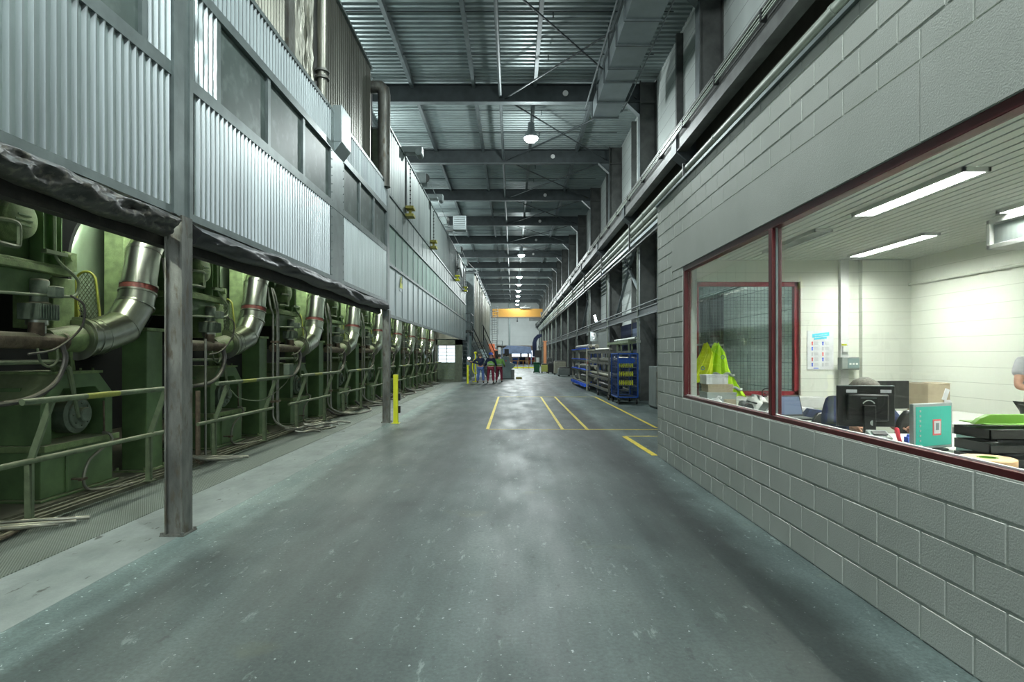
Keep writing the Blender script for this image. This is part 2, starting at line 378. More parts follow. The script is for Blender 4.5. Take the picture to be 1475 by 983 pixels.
# roof deck : ribs run across the hall
mb = MB(); prof = []; y = 6.0; zt = 11.72
ys = []
while y < YEND: ys += [(y, zt), (y+.10, zt), (y+.13, zt-.055), (y+.22, zt-.055)]; y += .25
vs_ = [(x, a, b) for (a, b) in ys for x in (-12, 5.35)]
mb.add(vs_, [(2*i, 2*i+1, 2*i+3, 2*i+2) for i in range(len(ys)-1)])
struct('ceiling', mb, 'deck', 'ribbed metal roof deck', ang=20)
mb = MB(); mb.box(-12, 5.35, -8, 6, 11.7, 11.75); mb.box(-12, 5.35, 6, YEND, 11.76, 11.8); struct('ceiling_near', mb, 'deck', 'roof deck above the near end of the hall')

def ibeam_x(mb, x0, x1, y, z0, z1, w=.24, t=.03):
    mb.box(x0, x1, y-w/2, y+w/2, z0, z0+t); mb.box(x0, x1, y-w/2, y+w/2, z1-t, z1); mb.box(x0, x1, y-.012, y+.012, z0+t, z1-t)
# portal frames
first_b = first_c = None
for k, y in enumerate(BAYS):
    if y < 5: continue
    i = k-2
    if first_b is None:
        yc = BAYS[3]
        mb = MB(); ibeam_x(mb, -12, 4.62, y, 10.85, 11.5); 
        b = mb.build('roof_beam', 'beam'); b['kind'] = 'structure'; b['category'] = 'beam'
        f = MB(); f.box(-12, 4.1, y-.13, y+.13, 10.835, 10.85); f.bar((4.1,y,10.842), (4.62,y,10.35), .26, .02, up=(0,0,1)); f.prism([(4.1,10.85),(4.62,10.85),(4.62,10.36)], 'y', y-.012, y+.012); fl = f.build('flange', 'beam_light', b)
        first_b = b; freeze(b); first_y = y
        c = thing('hall_column', '', 'column', (4.9, yc, 0)); c['kind'] = 'structure'; yb_ = y; y = yc
        m2 = MB(); m2.box(4.6, 4.63, y-.15, y+.15, 0, 11.6); m2.box(5.17, 5.2, y-.15, y+.15, 0, 11.6); m2.box(4.63, 5.17, y-.012, y+.012, 0, 11.6)
        for zz in (3.2, 6.5, 7.3, 10.8): m2.box(4.63, 5.17, y-.14, y+.14, zz, zz+.02)
        m2.build('web', 'column', c)
        m3 = MB(); m3.box(4.585, 4.6, y-.155, y+.155, 0, 10.4); m3.build('inner_flange', 'beam_light', c)
        m4 = MB(); m4.prism([(4.6,7.15),(4.0,7.15),(4.0,6.62),(4.25,6.42),(4.6,6.42)], 'y', y-.22, y+.22); m4.build('crane_bracket', 'beam', c)
        m5 = MB(); m5.cyl((4.5,y-.2,0), (4.5,y-.2,5.6), .035, n=8); m5.box(4.46,4.6,y-.25,y-.15,2.1,2.2); m5.build('downpipe', 'pipe_light', c); y = yb_
        m6 = MB(); m6.box(4.6, 4.63, y-.15, y+.15, 4.08, 11.6); m6.box(5.17, 5.195, y-.15, y+.15, 4.08, 11.6); m6.box(4.63, 5.17, y-.012, y+.012, 4.08, 11.6); struct('office_roof_column', m6, 'column', 'dark steel column standing over the office roof')
        first_c = c; freeze(c)
        b['label'] = 'dark steel roof beam nearest above the camera'; c['label'] = 'tall dark steel hall column nearest to the office block'
    else:
        n = ORD[min(i-1, 15)]
        copy_tree(first_b, (0, y-first_y, 0), 'dark steel roof beam, %s in view counted down the hall' % n, 'roof beams').get('x')
        if i > 1: copy_tree(first_c, (0, y-yc, 0), 'dark steel hall column on the right wall, %s beyond the office' % n, 'hall columns')
first_b['group'] = 'roof beams'; first_c['group'] = 'hall columns'
# purlins
for x, lb in ((-8.1,'hidden'),(-5.9,'far left'),(-3.67,'above the machine front'),(-1.43,'left of the lamps'),(.8,'above the lamps'),(3.05,'above the air duct')):
    mb = MB(); mb.box(x-.06, x+.06, 6, YEND, 11.38, 11.64)
    struct('roof_purlin', mb, 'beam_light', 'long roof purlin '+lb)
    if x > -7:
        for y in BAYS[2:10]:
            pass
mb = MB(); mb.tube([(-.46, 6, 11.05), (-.46, YEND, 11.05)], .06, 8); struct('roof_pipe', mb, 'beam_light', 'grey pipe running under the roof beams', )
# sag rods under deck across
for k, y in enumerate([BAYS[2]+S*j+dy for j in range(6) for dy in (2.2, 4.6)]):
    mb = MB(); mb.cyl((-12,y,11.5),(4.6,y,11.5),.018,n=6); mb.cyl((1.15,y,11.5),(1.15,y,11.3),.02,n=6); struct('roof_tie_rod', mb, 'beam', 'thin roof tie rod')
# roof cross bracing
for k in range(2, 9):
    y0 = BAYS[k]; y1 = y0+S
    for (xa, xb) in ((-.3, 4.5), (4.5, -.3)):
        mb = MB(); mb.cyl((xa,y0,11.0),(xb,y1,11.0),.028,n=6); struct('roof_brace', mb, 'beam', 'thin diagonal roof brace rod')

# right-hand hall wall (panels) and left / end walls
def wallpart(name, mb, m, lb): return struct(name, mb, m, lb)
mb = MB(); mb.box(5.2, 5.35, 9.64, YEND, 0, 11.7); mb.box(5.2, 5.35, -8, 9.64, 4.07, 11.7); wallpart('wall_right', mb, 'panelwall', 'white panelled outer wall of the hall')
mb = MB(); mb.box(-12.2, -12, -8, YEND, 0, 11.7); wallpart('wall_left', mb, 'trimsteel', 'far side wall behind the machine')
mb = MB(); mb.box(-12, 5.35, YEND, YEND+.2, 3.4, 11.7); mb.box(-12, -3.0, YEND, YEND+.2, 0, 3.4); mb.box(4.2, 5.35, YEND, YEND+.2, 0, 3.4)
wallpart('wall_back', mb, mat_lines('back_wall_panels', (.72,.76,.74), (.55,.58,.57), 1.0, 'z', .02), 'white panelled end wall of the hall')
mb = MB(); mb.box(-.78,-.5, YEND-.3, YEND, 3.3, 11.7); struct('trim_1', mb, 'trimsteel', 'grey pilaster on the end wall')
# room behind the end-wall opening
mb = MB(); mb.box(-12, 5.35, YEND+7, YEND+7.2, 0, 5); mb.box(-3.2,-3.0,YEND+.2,YEND+7,0,3.5); mb.box(4.2,4.4,YEND+.2,YEND+7,0,3.5); mb.box(-3.2,4.4,YEND+.2,YEND+7.2,3.4,3.6)
wallpart('wall_far', mb, plain('warm_wall', (.75,.66,.52), .7), 'warm coloured wall behind the far opening')
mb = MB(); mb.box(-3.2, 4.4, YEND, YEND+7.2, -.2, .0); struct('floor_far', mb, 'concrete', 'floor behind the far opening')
for i, (x0, x1, z0, z1) in enumerate(((-.2,1.3,1.4,2.6),(1.7,2.7,1.4,2.5),(3.1,4.1,1.3,2.5))):
    t = thing('window', 'bright window beyond the far opening, %s from the left' % ORD[i].replace('nearest','first'), 'window', (x0, YEND+6.9, z0)); t['kind'] = 'structure'
    mb = MB(); mb.box(x0, x1, YEND+6.9, YEND+6.96, z0, z1); mb.build('pane', 'daywin', t)
    mb = MB(); mb.box(x0-.1, x0, YEND+6.86, YEND+7, z0-.1, z1+.1); mb.box(x1, x1+.1, YEND+6.86, YEND+7, z0-.1, z1+.1); mb.box(x0, x1, YEND+6.86, YEND+7, z1, z1+.1); mb.box(x0, x1, YEND+6.86, YEND+7, z0-.1, z0); mb.build('window_frame', 'white', t)
for i, (x0, x1, z1, m, cn) in enumerate(((-.1,.9,1.1,'blue','blue'),(1.2,2.3,1.2,'navy','dark blue'),(2.9,4.0,1.25,'redtr','dark red'))):
    mb = MB(); mb.box(x0, x1, YEND+5.2, YEND+6.1, .12, z1); mb.box(x0+.1,x1-.1,YEND+5.3,YEND+6,0,.12); mb.box(x0-.03, x1+.03, YEND+5.17, YEND+6.13, z1, z1+.06)
    tag(mb.build('storage_crate', m, bevel=.02), cn+' storage crate under the bright far windows', 'crate')
# girt rail along right wall + diagonal braces
wr = thing('wall_rail', 'long horizontal steel rail bolted across the hall columns on the right', 'rail', (4.5, 9.7, 3.05)); wr['kind'] = 'structure'
mb = MB(); mb.box(4.50, 4.58, 9.7, YEND, 3.05, 3.08); mb.box(4.50, 4.58, 9.7, YEND, 3.27, 3.30); mb.build('flange', 'beam_light', wr)
MB().box(4.53, 4.55, 9.7, YEND, 3.08, 3.27).build('web', 'beam', wr)
mb = MB()
mb.cyl((4.47, 9.7, 3.40), (4.47, YEND, 3.40), .025, n=8); mb.cyl((4.45, 9.7, 3.0), (4.45, YEND, 3.0), .02, n=8)
mb.build('rail_conduit', 'beam_light', wr)
for y0, lb in ((BAYS[3+1], 'nearest'), (BAYS[3+3], 'second'), (BAYS[3+6], 'third')):
    for (za, zb, nm) in ((3.4, 7.2, 'rising'), (7.2, 3.4, 'falling')):
        mb = MB(); mb.cyl((4.9,y0+.2,za), (4.9,y0+S-.2,zb), .07, n=8); tag(mb.build('wall_brace', 'beam_light'), '%s diagonal steel wall brace in the %s braced bay' % (nm, lb), 'brace', kind='structure')
for k in range(3, 14):        # intermediate wall posts
    y = BAYS[k]+S/2
    mb = MB(); mb.box(5.0,5.2,y-.07,y+.07,0,11.5); tag(mb.build('wall_post','column'), 'slim dark wall post between hall columns, %s down the hall' % ORD[k-3], 'post', 'slim wall posts', 'structure')
for k in range(3, 14):        # translucent light panels high on the wall between columns and dark lower wall boards
    y = BAYS[k]
    mb = MB(); mb.box(5.12,5.2,y+.2,y+S-.2,6.9,7.5); tag(mb.build('wall_girt','column'), 'dark horizontal wall girt behind the crane runway, %s bay' % ORD[k-3], 'girt', 'dark wall girts', 'structure')
for k in (4,5,6,7,8,9,10,11,12,13):
    y = BAYS[k]; 
    mb = MB(); mb.box(5.10,5.2,y+.16,y+S/2-.08,0,3.0); mb.box(5.10,5.2,y+S/2+.08,y+S-.16,0,3.0); tag(mb.build('wall_board','column'), 'dark lower wall cladding between hall columns, bay %s' % ORD[k-4], 'wall cladding', 'dark lower wall boards', 'structure')

# crane runway along the right + mirrored on the left far side
mb = MB(); mb.box(3.98, 4.3, -8, YEND, 7.19, 7.23); mb.box(4.02, 4.26, -8, YEND, 6.65, 6.68); mb.box(4.05, 4.08, -8, YEND, 6.68, 7.19)
r = thing('crane_runway', 'long crane runway girder carried on brackets along the right wall', 'crane runway', (4.1, 0, 6.65)); mb.build('girder', 'column', r)
mb = MB(); mb.box(4.1,4.16,-8,YEND,7.23,7.30); mb.build('crane_rail', 'column', r)
mb = MB()
for z in (7.05, 7.12, 7.0): mb.box(3.96, 3.98, -8, YEND, z, z+.025)
mb.build('conductor_rail', 'pipe_light', r)
for j in range(30): MB().box(3.945, 4.05, 5+j*2.2, 5.05+j*2.2, 6.98, 7.18).build('rail_clip', 'blackp', r)
mb = MB(); mb.box(4.50, 4.56, -8, 28, 6.50, 7.05); mb.box(4.38,4.56,-8,28,6.44,6.50); tag(mb.build('wall_girder', mat('brown_girder', (.07,.06,.045), .7, 0, .3, 3)), 'brownish girder behind the pipes above the block wall', 'girder', kind='structure')
# pipes on right under the runway
for i, (x, z, rr, m, lb) in enumerate(((4.30,6.28,.075,'pipe_light','topmost pale pipe of the bundle under the crane runway'),(4.32,6.06,.085,'pipe_light','second pale pipe of the bundle under the crane runway'),(4.34,5.84,.06,'pipe_light','third pale pipe of the bundle under the crane runway'))):
    mb = MB(); mb.tube([(x,-4,z),(x,100,z)], rr, 10)
    for y in BAYS[1:]:
        if y < 98: mb.cyl((x,y-.04,z),(x,y+.04,z), rr+.012, n=10); mb.cyl((x,y-2.2,z),(x,y-2.14,z), rr+.012, n=10)
    tag(mb.build('wall_pipe', m), lb, 'pipe', 'pipes under the crane runway')
mb = MB(); mb.box(4.28,4.42,9.0,95,5.60,5.62); mb.box(4.28,4.29,9.0,95,5.62,5.70); mb.box(4.41,4.42,9.0,95,5.62,5.70); tag(mb.build('cable_tray','ductgrey'), 'narrow bright cable tray below the pale pipes', 'cable tray')
mb = MB(); mb.box(4.30,4.40,9.0,95,5.45,5.50); tag(mb.build('busbar','blackp'), 'black power rail beneath the cable tray', 'power rail')
for i, y in enumerate(BAYS[3:14]):
    mb = MB(); mb.bar((4.6,y-.1,6.35),(4.2,y-.1,6.35),.05); mb.bar((4.22,y-.1,6.4),(4.22,y-.1,5.42),.05); tag(mb.build('pipe_hanger','column'), 'dark pipe hanger on the %s column along the right wall' % ORD[i], 'pipe hanger', 'pipe hangers')

# bridge crane
c = thing('bridge_crane', 'orange overhead crane girder spanning the far end of the hall', 'crane', (0, 84, 7.0))
mb = MB(); mb.box(-2.95,4.2,83.7,84.3,7.1,8.25); mb.build('girder','crane',c, bevel=.02)
mb = MB(); mb.box(-3.1,4.3,83.5,84.5,6.98,7.1); mb.build('bottom_flange', M['red_dusty'], c)
mb = MB(); mb.box(3.9,4.35,82.6,85.4,7.25,7.7); mb.build('end_carriage','column',c)
mb = MB(); mb.box(1.0,2.4,83.6,84.4,8.3,8.5); mb.bar((1.2,84,8.3),(1.9,84,8.8),.06); mb.bar((1.6,84,8.3),(2.6,84,8.6),.06); mb.build('trolley','column',c)
mb = MB(); mb.box(2.3,3.9,83.6,84.2,6.55,6.95); mb.build('hoist','column',c)
mb = MB(); mb.cyl((.6,84,7.0),(.6,84,6.6),.05,n=6); mb.box(.5,.7,83.9,84.1,6.4,6.6); mb.build('hook_block','blackp',c)

# ================================================================ OFFICE BLOCK
WX = 2.36; OE = 9.64; ZT = 4.07
WIN = (.9, 8.22, 1.06, 2.88)
def block_wall():
    mb = MB()
    def blk(y0, y1, z0, z1, d):
        e = .0042; b = .007; x = WX - d
        y0 += e; y1 -= e; z0 += e; z1 -= e
        if y1-y0 < .03 or z1-z0 < .03: return
        o = [(x+.02,y0,z0),(x+.02,y1,z0),(x+.02,y1,z1),(x+.02,y0,z1)]; i = [(x,y0+b,z0+b),(x,y1-b,z0+b),(x,y1-b,z1-b),(x,y0+b,z1-b)]
        mb.add(o+i, [(4,5,6,7)]+[(k,(k+1)%4,4+(k+1)%4,4+k) for k in range(4)])
    zs = [.212*k for k in range(16)]+[3.36]
    lint = (WIN[0]-.5, 8.75)
    rows = [(.212*k, .212*(k+1)) for k in range(15)]+[(3.18,3.36)]+[(3.36+.2*k, 3.36+.2*(k+1)) for k in range(3)]+[(3.96,ZT)]
    for k, (z0, z1) in enumerate(rows):
        y = OE+.0; ph = 3.42+(.2 if k % 2 else 0)
        j = -1
        edges = [ph+.4*q for q in range(-30, 30)]
        edges = [e_ for e_ in edges if -4 < e_ < OE-.06]+[OE]
        for a, b in zip(edges[:-1], edges[1:]):
            segs = [(a, b, z0, z1)]
            out = []
            for (p, q, s0, s1) in segs:
                # cut window and lintel
                def cut(rc, hole):
                    p, q, s0, s1 = rc; hy0, hy1, hz0, hz1 = hole
                    if q <= hy0 or p >= hy1 or s1 <= hz0 or s0 >= hz1: return [rc]
                    r_ = []
                    if p < hy0: r_.append((p, hy0, s0, s1))
                    if q > hy1: r_.append((hy1, q, s0, s1))
                    m0, m1 = max(p, hy0), min(q, hy1)
                    if s0 < hz0: r_.append((m0, m1, s0, hz0))
                    if s1 > hz1: r_.append((m0, m1, hz1, s1))
                    return r_
                for r1 in cut((p, q, s0, s1), WIN):
                    out += cut(r1, (lint[0], lint[1], 2.88, 3.36))
            for r_ in out: blk(*r_, random.uniform(-.001, .0015))
    # mortar bed
    X0, X1 = WX+.005, WX+.2
    mb.box(X0, X1, -4, WIN[0], 0, ZT); mb.box(X0, X1, WIN[1], OE, 0, ZT); mb.box(X0, X1, WIN[0], WIN[1], 0, WIN[2]); mb.box(X0, X1, WIN[0], WIN[1], WIN[3], ZT)
    # lintels in two lengths
    for (a, b) in ((lint[0], 3.415), (3.425, lint[1])):
        mb.box(WX-.004, WX+.02, a, b, 2.884, 3.355)
    return mb
struct('wall_office', block_wall(), 'block', 'grey painted concrete block wall of the office')
mb = MB(); EW = (2.92, 4.60, 1.0, 2.83)
mb.box(2.56, EW[0], 9.44, OE, 0, ZT); mb.box(EW[1], 6.5, 9.44, OE, 0, ZT); mb.box(EW[0], EW[1], 9.44, OE, 0, EW[2]); mb.box(EW[0], EW[1], 9.44, OE, EW[3], ZT)
mb.box(5.53, 6.3, 9.34, 9.44, .2, 3.16)
struct('wall_office_end', mb, 'office_block', 'cream painted end wall inside the office')
mb = MB(); mb.box(6.3, 6.5, -4, 9.44, 0, ZT); struct('wall_office_side', mb, 'office_block', 'cream painted block wall at the back of the office')
mb = MB(); mb.box(2.56, 6.3, -4, -3.8, 0, ZT); struct('wall_office_near', mb, 'office_block', 'near end wall of the office')
mb = MB(); mb.box(2.56, 6.3, -3.8, 9.44, 0, .2); struct('floor_office', mb, plain('office_floor', (.5,.51,.48), .6), 'raised office floor')
mb = MB(); mb.box(2.56, 6.3, -3.8, 9.44, 3.5, ZT-.01); struct('ceiling_office_slab', mb, 'block', 'roof slab over the office')
mb = MB(); x = 2.57
while x < 6.29:
    mb.box(x, x+.096, -3.8, 9.44, 3.17, 3.185); mb.box(x+.096, x+.118, -3.8, 9.44, 3.215, 3.22, 1); x += .118
struct('ceiling_office', mb, [mat('slat_ceiling', (.88,.90,.84), .5, 0, .04, 2), 'black'], 'slatted white office ceiling')
# cap / flashing on top of the wall
mb = MB(); mb.box(WX-.03, WX+.25, -4, OE+.02, ZT, ZT+.035); struct('trim_2', mb, 'trimsteel', 'grey capping along the top of the block wall')
# office front window
t = thing('window_1', 'long maroon framed office window in the block wall', 'window', (WX, 4.5, 1.06)); t['kind'] = 'structure'
y0, y1, z0, z1 = WIN; fx0, fx1 = WX+.01, WX+.10
mb = MB(); fw = .065
mb.box(fx0, fx1, y0, y1, z0, z0+.04); mb.box(fx0, fx1, y0, y1, z1-fw, z1); mb.box(fx0, fx1, y1-fw*.8, y1, z0+.04, z1-fw); mb.box(fx0, fx1, y0, y0+fw, z0+.04, z1-fw)
mb.build('window_frame', 'maroon', t, bevel=.004)
mb = MB(); mb.box(fx0-.004, fx1, 5.40, 5.47, z0+.04, z1-fw); mb.build('mullion', 'maroon', t, bevel=.004)
mb = MB(); mb.box(fx0+.03, fx0+.05, y0+fw, y1-fw, z0+.04, z0+.05); mb.box(fx0+.03, fx0+.05, 5.385, 5.40, z0+.04, z0+.06); mb.build('glazing_bead', 'white', t); MB().box(fx0+.03, fx0+.05, 5.385, 5.40, z0+.06, z1-fw).build('glazing_bead', 'trimsteel', t)
mb = MB(); mb.box(fx0+.055, fx0+.065, y0+fw, 5.40, z0+.04, z1-fw); mb.build('pane', 'glass', t)
mb = MB(); mb.box(fx0+.055, fx0+.065, 5.47, y1-fw*.8, z0+.04, z1-fw); mb.build('pane', 'glass', t)
# end wall window, wired glass
t = thing('window_2', 'maroon framed wired glass window in the office end wall', 'window', (3.7, 9.5, 1.0)); t['kind'] = 'structure'
x0, x1, z0, z1 = EW
mb = MB(); mb.box(x0,x0+.07,9.50,9.58,z0,z1); mb.box(x1-.07,x1,9.50,9.58,z0,z1); mb.box(x0,x1,9.50,9.58,z0,z0+.07); mb.box(x0,x1,9.50,9.58,z1-.07,z1); mb.build('window_frame', plain('red_frame', (.22,.02,.03), .4), t)
mb = MB(); mb.box(x0+.07,x1-.07,9.54,9.548,z0+.07,z1-.07); mb.build('pane', 'glass', t)
mb = MB(); x = x0+.1
while x < x1-.08: mb.box(x, x+.004, 9.549, 9.553, z0+.07, z1-.07); x += .055
z = z0+.1
while z < z1-.08: mb.box(x0+.07, x1-.07, 9.549, 9.553, z, z+.004); z += .055
mb.build('wire_mesh', 'trimsteel', t)
mb = MB(); mb.box(2.6, 4.9, 9.26, 9.44, .82, .99); struct('trim_3', mb, 'white', 'white sill trunking under the office end window', bevel=.006)
mb = MB(); mb.cyl((6.27,-3.8,2.77),(6.27,9.4,2.77),.022,n=8); struct('trim_4', mb, 'office_white', 'cream pipe along the office back wall')
# ================================================================ MACHINE HOOD (left facade)
FX = -3.1
def corr(mb, ya, yb, za, zb, x=FX, pitch=.093, d=.032, crump=0, taper=None, mi=0):
    """vertical-rib trapezoid sheet in the x = const plane"""
    ys = []; y = ya
    while y < yb:
        for (o, q) in ((0,0),(.30,0),(.42,1),(.58,1),(.72,0)):
            yy = y+o*pitch
            if yy < yb: ys.append((yy, q))
        y += pitch
    ys.append((yb, 0))
    nz = 14 if crump else 1; vs_ = []
    for (yy, q) in ys:
        for j in range(nz+1):
            z = za+(zb-za)*j/nz; xx = x + d*q; y2 = yy
            if crump:
                xx += crump*math.sin(z*9+yy*7)*math.sin(yy*23+z*5)*.5 + random.uniform(-crump, crump)*.35; y2 += random.uniform(-1,1)*crump*.4
            vs_.append((xx, y2, z))
    n = nz+1
    mb.add(vs_, [(i*n+j, (i+1)*n+j, (i+1)*n+j+1, i*n+j+1) for i in range(len(ys)-1) for j in range(nz)], mi)
    return mb
hood = thing('machine_hood', 'long grey hood with corrugated sheets and dark panes hanging over the green machine', 'machine hood', (FX, 0, 2.93))
def hb(name, m, fn, **k):
    mb = MB(); fn(mb); return mb.build(name, m, hood, **k)
Y0, YA, YB, YC = -3.7, 5.30, 5.62, 14.36
# steel frame rails
for za, zb, lb in ((2.93,3.0,0),(4.17,4.29,0),(5.15,5.26,0),(5.80,5.86,0)):
    hb('frame_rail', 'trimsteel', lambda mb: (mb.box(FX-.04, FX+.035, Y0, YA, za, zb), mb.box(FX-.04, FX+.035, YB, YC, za, zb)))
hb('corrugated_panel', 'galv', lambda mb: corr(mb, Y0, YA-.02, 3.0, 4.17))
hb('corrugated_panel', 'galv', lambda mb: corr(mb, YB+.12, 9.95, 3.0, 4.17))
hb('corrugated_panel', 'galv', lambda mb: corr(mb, 10.72, YC, 3.0, 4.17, pitch=.11))
hb('corrugated_panel', 'galv', lambda mb: corr(mb, 4.97, YA, 4.29, 5.15))
hb('corrugated_panel', 'galv', lambda mb: corr(mb, YB+.08, 6.12, 4.29, 5.15, crump=.006))
M['galv_dull'] = mat('dull_galvanised', (.30,.34,.345), .48, .85, .15, 2.2, stretch=(1,1,.25))  # darker copy of galv, colour toned down against lamp glare on the top row
hb('corrugated_panel', 'galv_dull', lambda mb: corr(mb, Y0, YA-.02, 5.26, 5.80))
hb('corrugated_panel', 'galv_dull', lambda mb: corr(mb, YB, 9.95, 5.26, 5.80))
hb('corrugated_panel', 'galv_dull', lambda mb: corr(mb, 10.75, YC, 5.26, 5.80, pitch=.12))
for a, b in ((-3.6,-1.3),(-1.2,1.1),(1.2,3.0),(3.08,4.9),(6.22,7.42),(7.50,8.66),(8.74,9.96),(10.72,11.86),(11.94,13.05),(13.13,14.34)):
    hb('window_panel', 'pane', lambda mb: mb.box(FX-.03, FX-.015, a, b, 4.30, 5.14))
for a, b in ((-1.3,-1.2),(1.1,1.2),(3.0,3.08),(4.9,4.97),(6.12,6.22),(7.42,7.50),(8.66,8.74),(11.86,11.94),(13.05,13.13)):
    hb('mullion', 'trimsteel', lambda mb: mb.box(FX-.035, FX+.02, a, b, 4.29, 5.15))
def post_panel(mb):
    mb.box(FX-.03, FX+.03, 9.95, 10.72, 2.93, 5.8)
    for y in (10.0, 10.67):
        for j in range(20): mb.cyl((FX+.03,y,3.02+j*.14),(FX+.038,y,3.02+j*.14),.012,n=6)
hb('riveted_post', 'trimsteel', post_panel)
hb('hood_box', 'alu', lambda mb: (mb.box(FX, FX+.16, 10.12, 10.7, 5.32, 5.95), mb.prism([(FX,5.1),(FX+.16,5.32),(FX,5.32)], 'y', 10.12, 10.7)), bevel=.008)
# posts of hood
def upost(mb, y, z0, z1, w=.2):
    mb.box(FX-.13, FX+.06, y-w/2, y-w/2+.02, z0, z1); mb.box(FX-.13, FX+.06, y+w/2-.02, y+w/2, z0, z1); mb.box(FX-.05, FX-.02, y-w/2+.02, y+w/2-.02, z0, z1)
    mb.box(FX+.045, FX+.06, y-w/2+.02, y+w/2-.02, z0, z1)
hb('hood_post', 'trimsteel', lambda mb: (mb.box(FX-.06, FX+.04, YA, YB, 2.93, 7.9), mb.box(FX+.04, FX+.055, YA, YA+.06, 2.93, 7.9), mb.box(FX+.04, FX+.055, YB-.06, YB, 2.93, 7.9)))
hb('hood_post', 'trimsteel', lambda mb: mb.box(FX-.06, FX+.04, YC, 14.62, 2.6, 5.86))
# set-back upper wall
UX = -3.38; UZ = 8.42
hb('upper_panel', 'galv_old', lambda mb: corr(mb, Y0, 8.7, 5.86, UZ, x=UX, pitch=.10))
hb('upper_panel', 'galv_old', lambda mb: corr(mb, 8.95, 9.85, 5.86, UZ, x=UX+.03, pitch=.10, crump=.03))
hb('upper_panel', 'galv_old', lambda mb: corr(mb, 10.6, 14.0, 5.86, UZ, x=UX, pitch=.14, d=.012))
hb('upper_post', 'post', lambda mb: mb.box(UX-.05, UX+.07, 8.7, 8.95, 5.86, UZ))
hb('upper_post', 'post', lambda mb: mb.box(UX-.05, UX+.05, 9.85, 10.6, 5.86, UZ))
hb('upper_edge', 'trimsteel', lambda mb: mb.box(UX-.05, UX+.06, Y0, 14.0, UZ, UZ+.05))
hb("hood_roof","trimsteel", lambda mb: mb.box(-8.6, UX-.05, Y0, 14.6, UZ-.02, UZ+.03))
hb('hood_shelf', 'trimsteel', lambda mb: mb.box(UX-.02, FX+.02, Y0, 14.4, 5.84, 5.87))
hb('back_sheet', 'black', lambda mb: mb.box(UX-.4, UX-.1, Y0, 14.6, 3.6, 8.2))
# downpipes on the hood
def dp(name, lb, pts, r, m):
    mb = MB(); mb.tube(pts, r, 16); return tag(mb.build(name, m), lb, 'pipe')
p = dp('vertical_pipe', 'worn vertical pipe in front of the crumpled upper hood sheet', [(-3.22,9.95,5.9),(-3.22,9.95,11)], .085, 'galv_old')
mb = MB(); mb.lathe([(.085,0),(.12,.0),(.12,.04),(.085,.04)], (-3.22,9.95,6.3)); mb.lathe([(.085,0),(.12,.0),(.12,.04),(.085,.04)], (-3.22,9.95,6.42)); mb.build('flange', 'post', p)
p = dp('rounded_downpipe', 'fat rounded pipe at the far end of the corrugated hood', [(-3.9,14.2,8.12),(-3.2,14.2,8.1),(-3.12,14.2,8.02),(-3.1,14.2,7.9),(-3.1,14.2,5.7)], .15, 'post')
# lower posts (standing on floor)
def floor_post(y, ztop, lb):
    t = thing('steel_post', lb, 'post', (FX, y, 0)); mb = MB()
    mb.box(FX-.08, FX-.065, y-.09, y+.09, .012, ztop); mb.box(FX+.065, FX+.08, y-.09, y+.09, .012, ztop); mb.box(FX-.065, FX+.065, y-.06, y-.048, .012, ztop)
    mb.build('post_profile', 'post', t)
    mb = MB(); mb.box(FX-.11, FX+.11, y-.12, y+.12, 0, .012)
    for a in (-.095,.095):
        for b in (-.105,.105): mb.cyl((FX+a,y+b,.012),(FX+a,y+b,.035),.014,n=6)
    mb.build('base_plate', 'post', t); return t
floor_post(5.47, 2.93, 'worn H-section steel post standing nearest the camera under the hood')
floor_post(14.46, 2.75, 'worn steel post behind the nearer yellow bollard')
floor_post(-3.6, 2.93, 'worn steel post at the near end of the hood')
# rolled plastic curtains
def roll(ya, yb, m, lb, amp, sag=0, fq=1.0):
    mb = MB(); n = 30; k = int((yb-ya)*30); vs_ = []
    def ridge(v): return 1-2*abs((v % 1.0)-.5)
    for i in range(k+1):
        y = ya+(yb-ya)*i/k
        for j in range(n):
            t = 2*math.pi*j/n; cz, cx = math.sin(t), math.cos(t)
            f1 = ridge(y*.8*fq + cz*.55 + .3*math.sin(y*1.7)); f2 = ridge(y*2.1*fq - cz*.9 + .25*math.sin(y*3.1)); f3 = ridge(y*4.7*fq+cz*1.7+.2*math.sin(y*9))
            d = amp*(.045*f1+.03*f2+.018*f3)
            zc = 2.835 + .018*math.sin(y*.9) - sag*.012*math.sin(y*2.2)
            vs_.append((FX+.0+cx*(.055+d)*(1.0 if cx > 0 else .8), y, zc+cz*(.105+.010*math.sin(y*5+cz))-.012*f1))
    mb.add(vs_, [(i*n+j,i*n+(j+1)%n,(i+1)*n+(j+1)%n,(i+1)*n+j) for i in range(k) for j in range(n)])
    mb.add([vs_[j] for j in range(n)]+[vs_[k*n+j] for j in range(n)], [tuple(range(n)), tuple(range(2*n-1,n-1,-1))])
    return tag(mb.build('rolled_curtain', m, ang=75), lb, 'plastic curtain', 'rolled plastic curtains')
roll(-3.4, 5.24, 'plastic_dusty', 'crumpled dusty plastic sheet rolled up under the hood before the first post', 1.5)
roll(5.66, 14.3, 'plastic', 'smoother black plastic sheet rolled up under the hood beyond the first post', .9, 1, .33)
mb = MB(); mb.box(FX-.22, FX-.12, Y0, 14.4, 2.66, 2.80); tag(mb.build('lintel_beam','rubber'), 'dark beam running just under the rolled plastic sheets', 'beam', kind='structure')

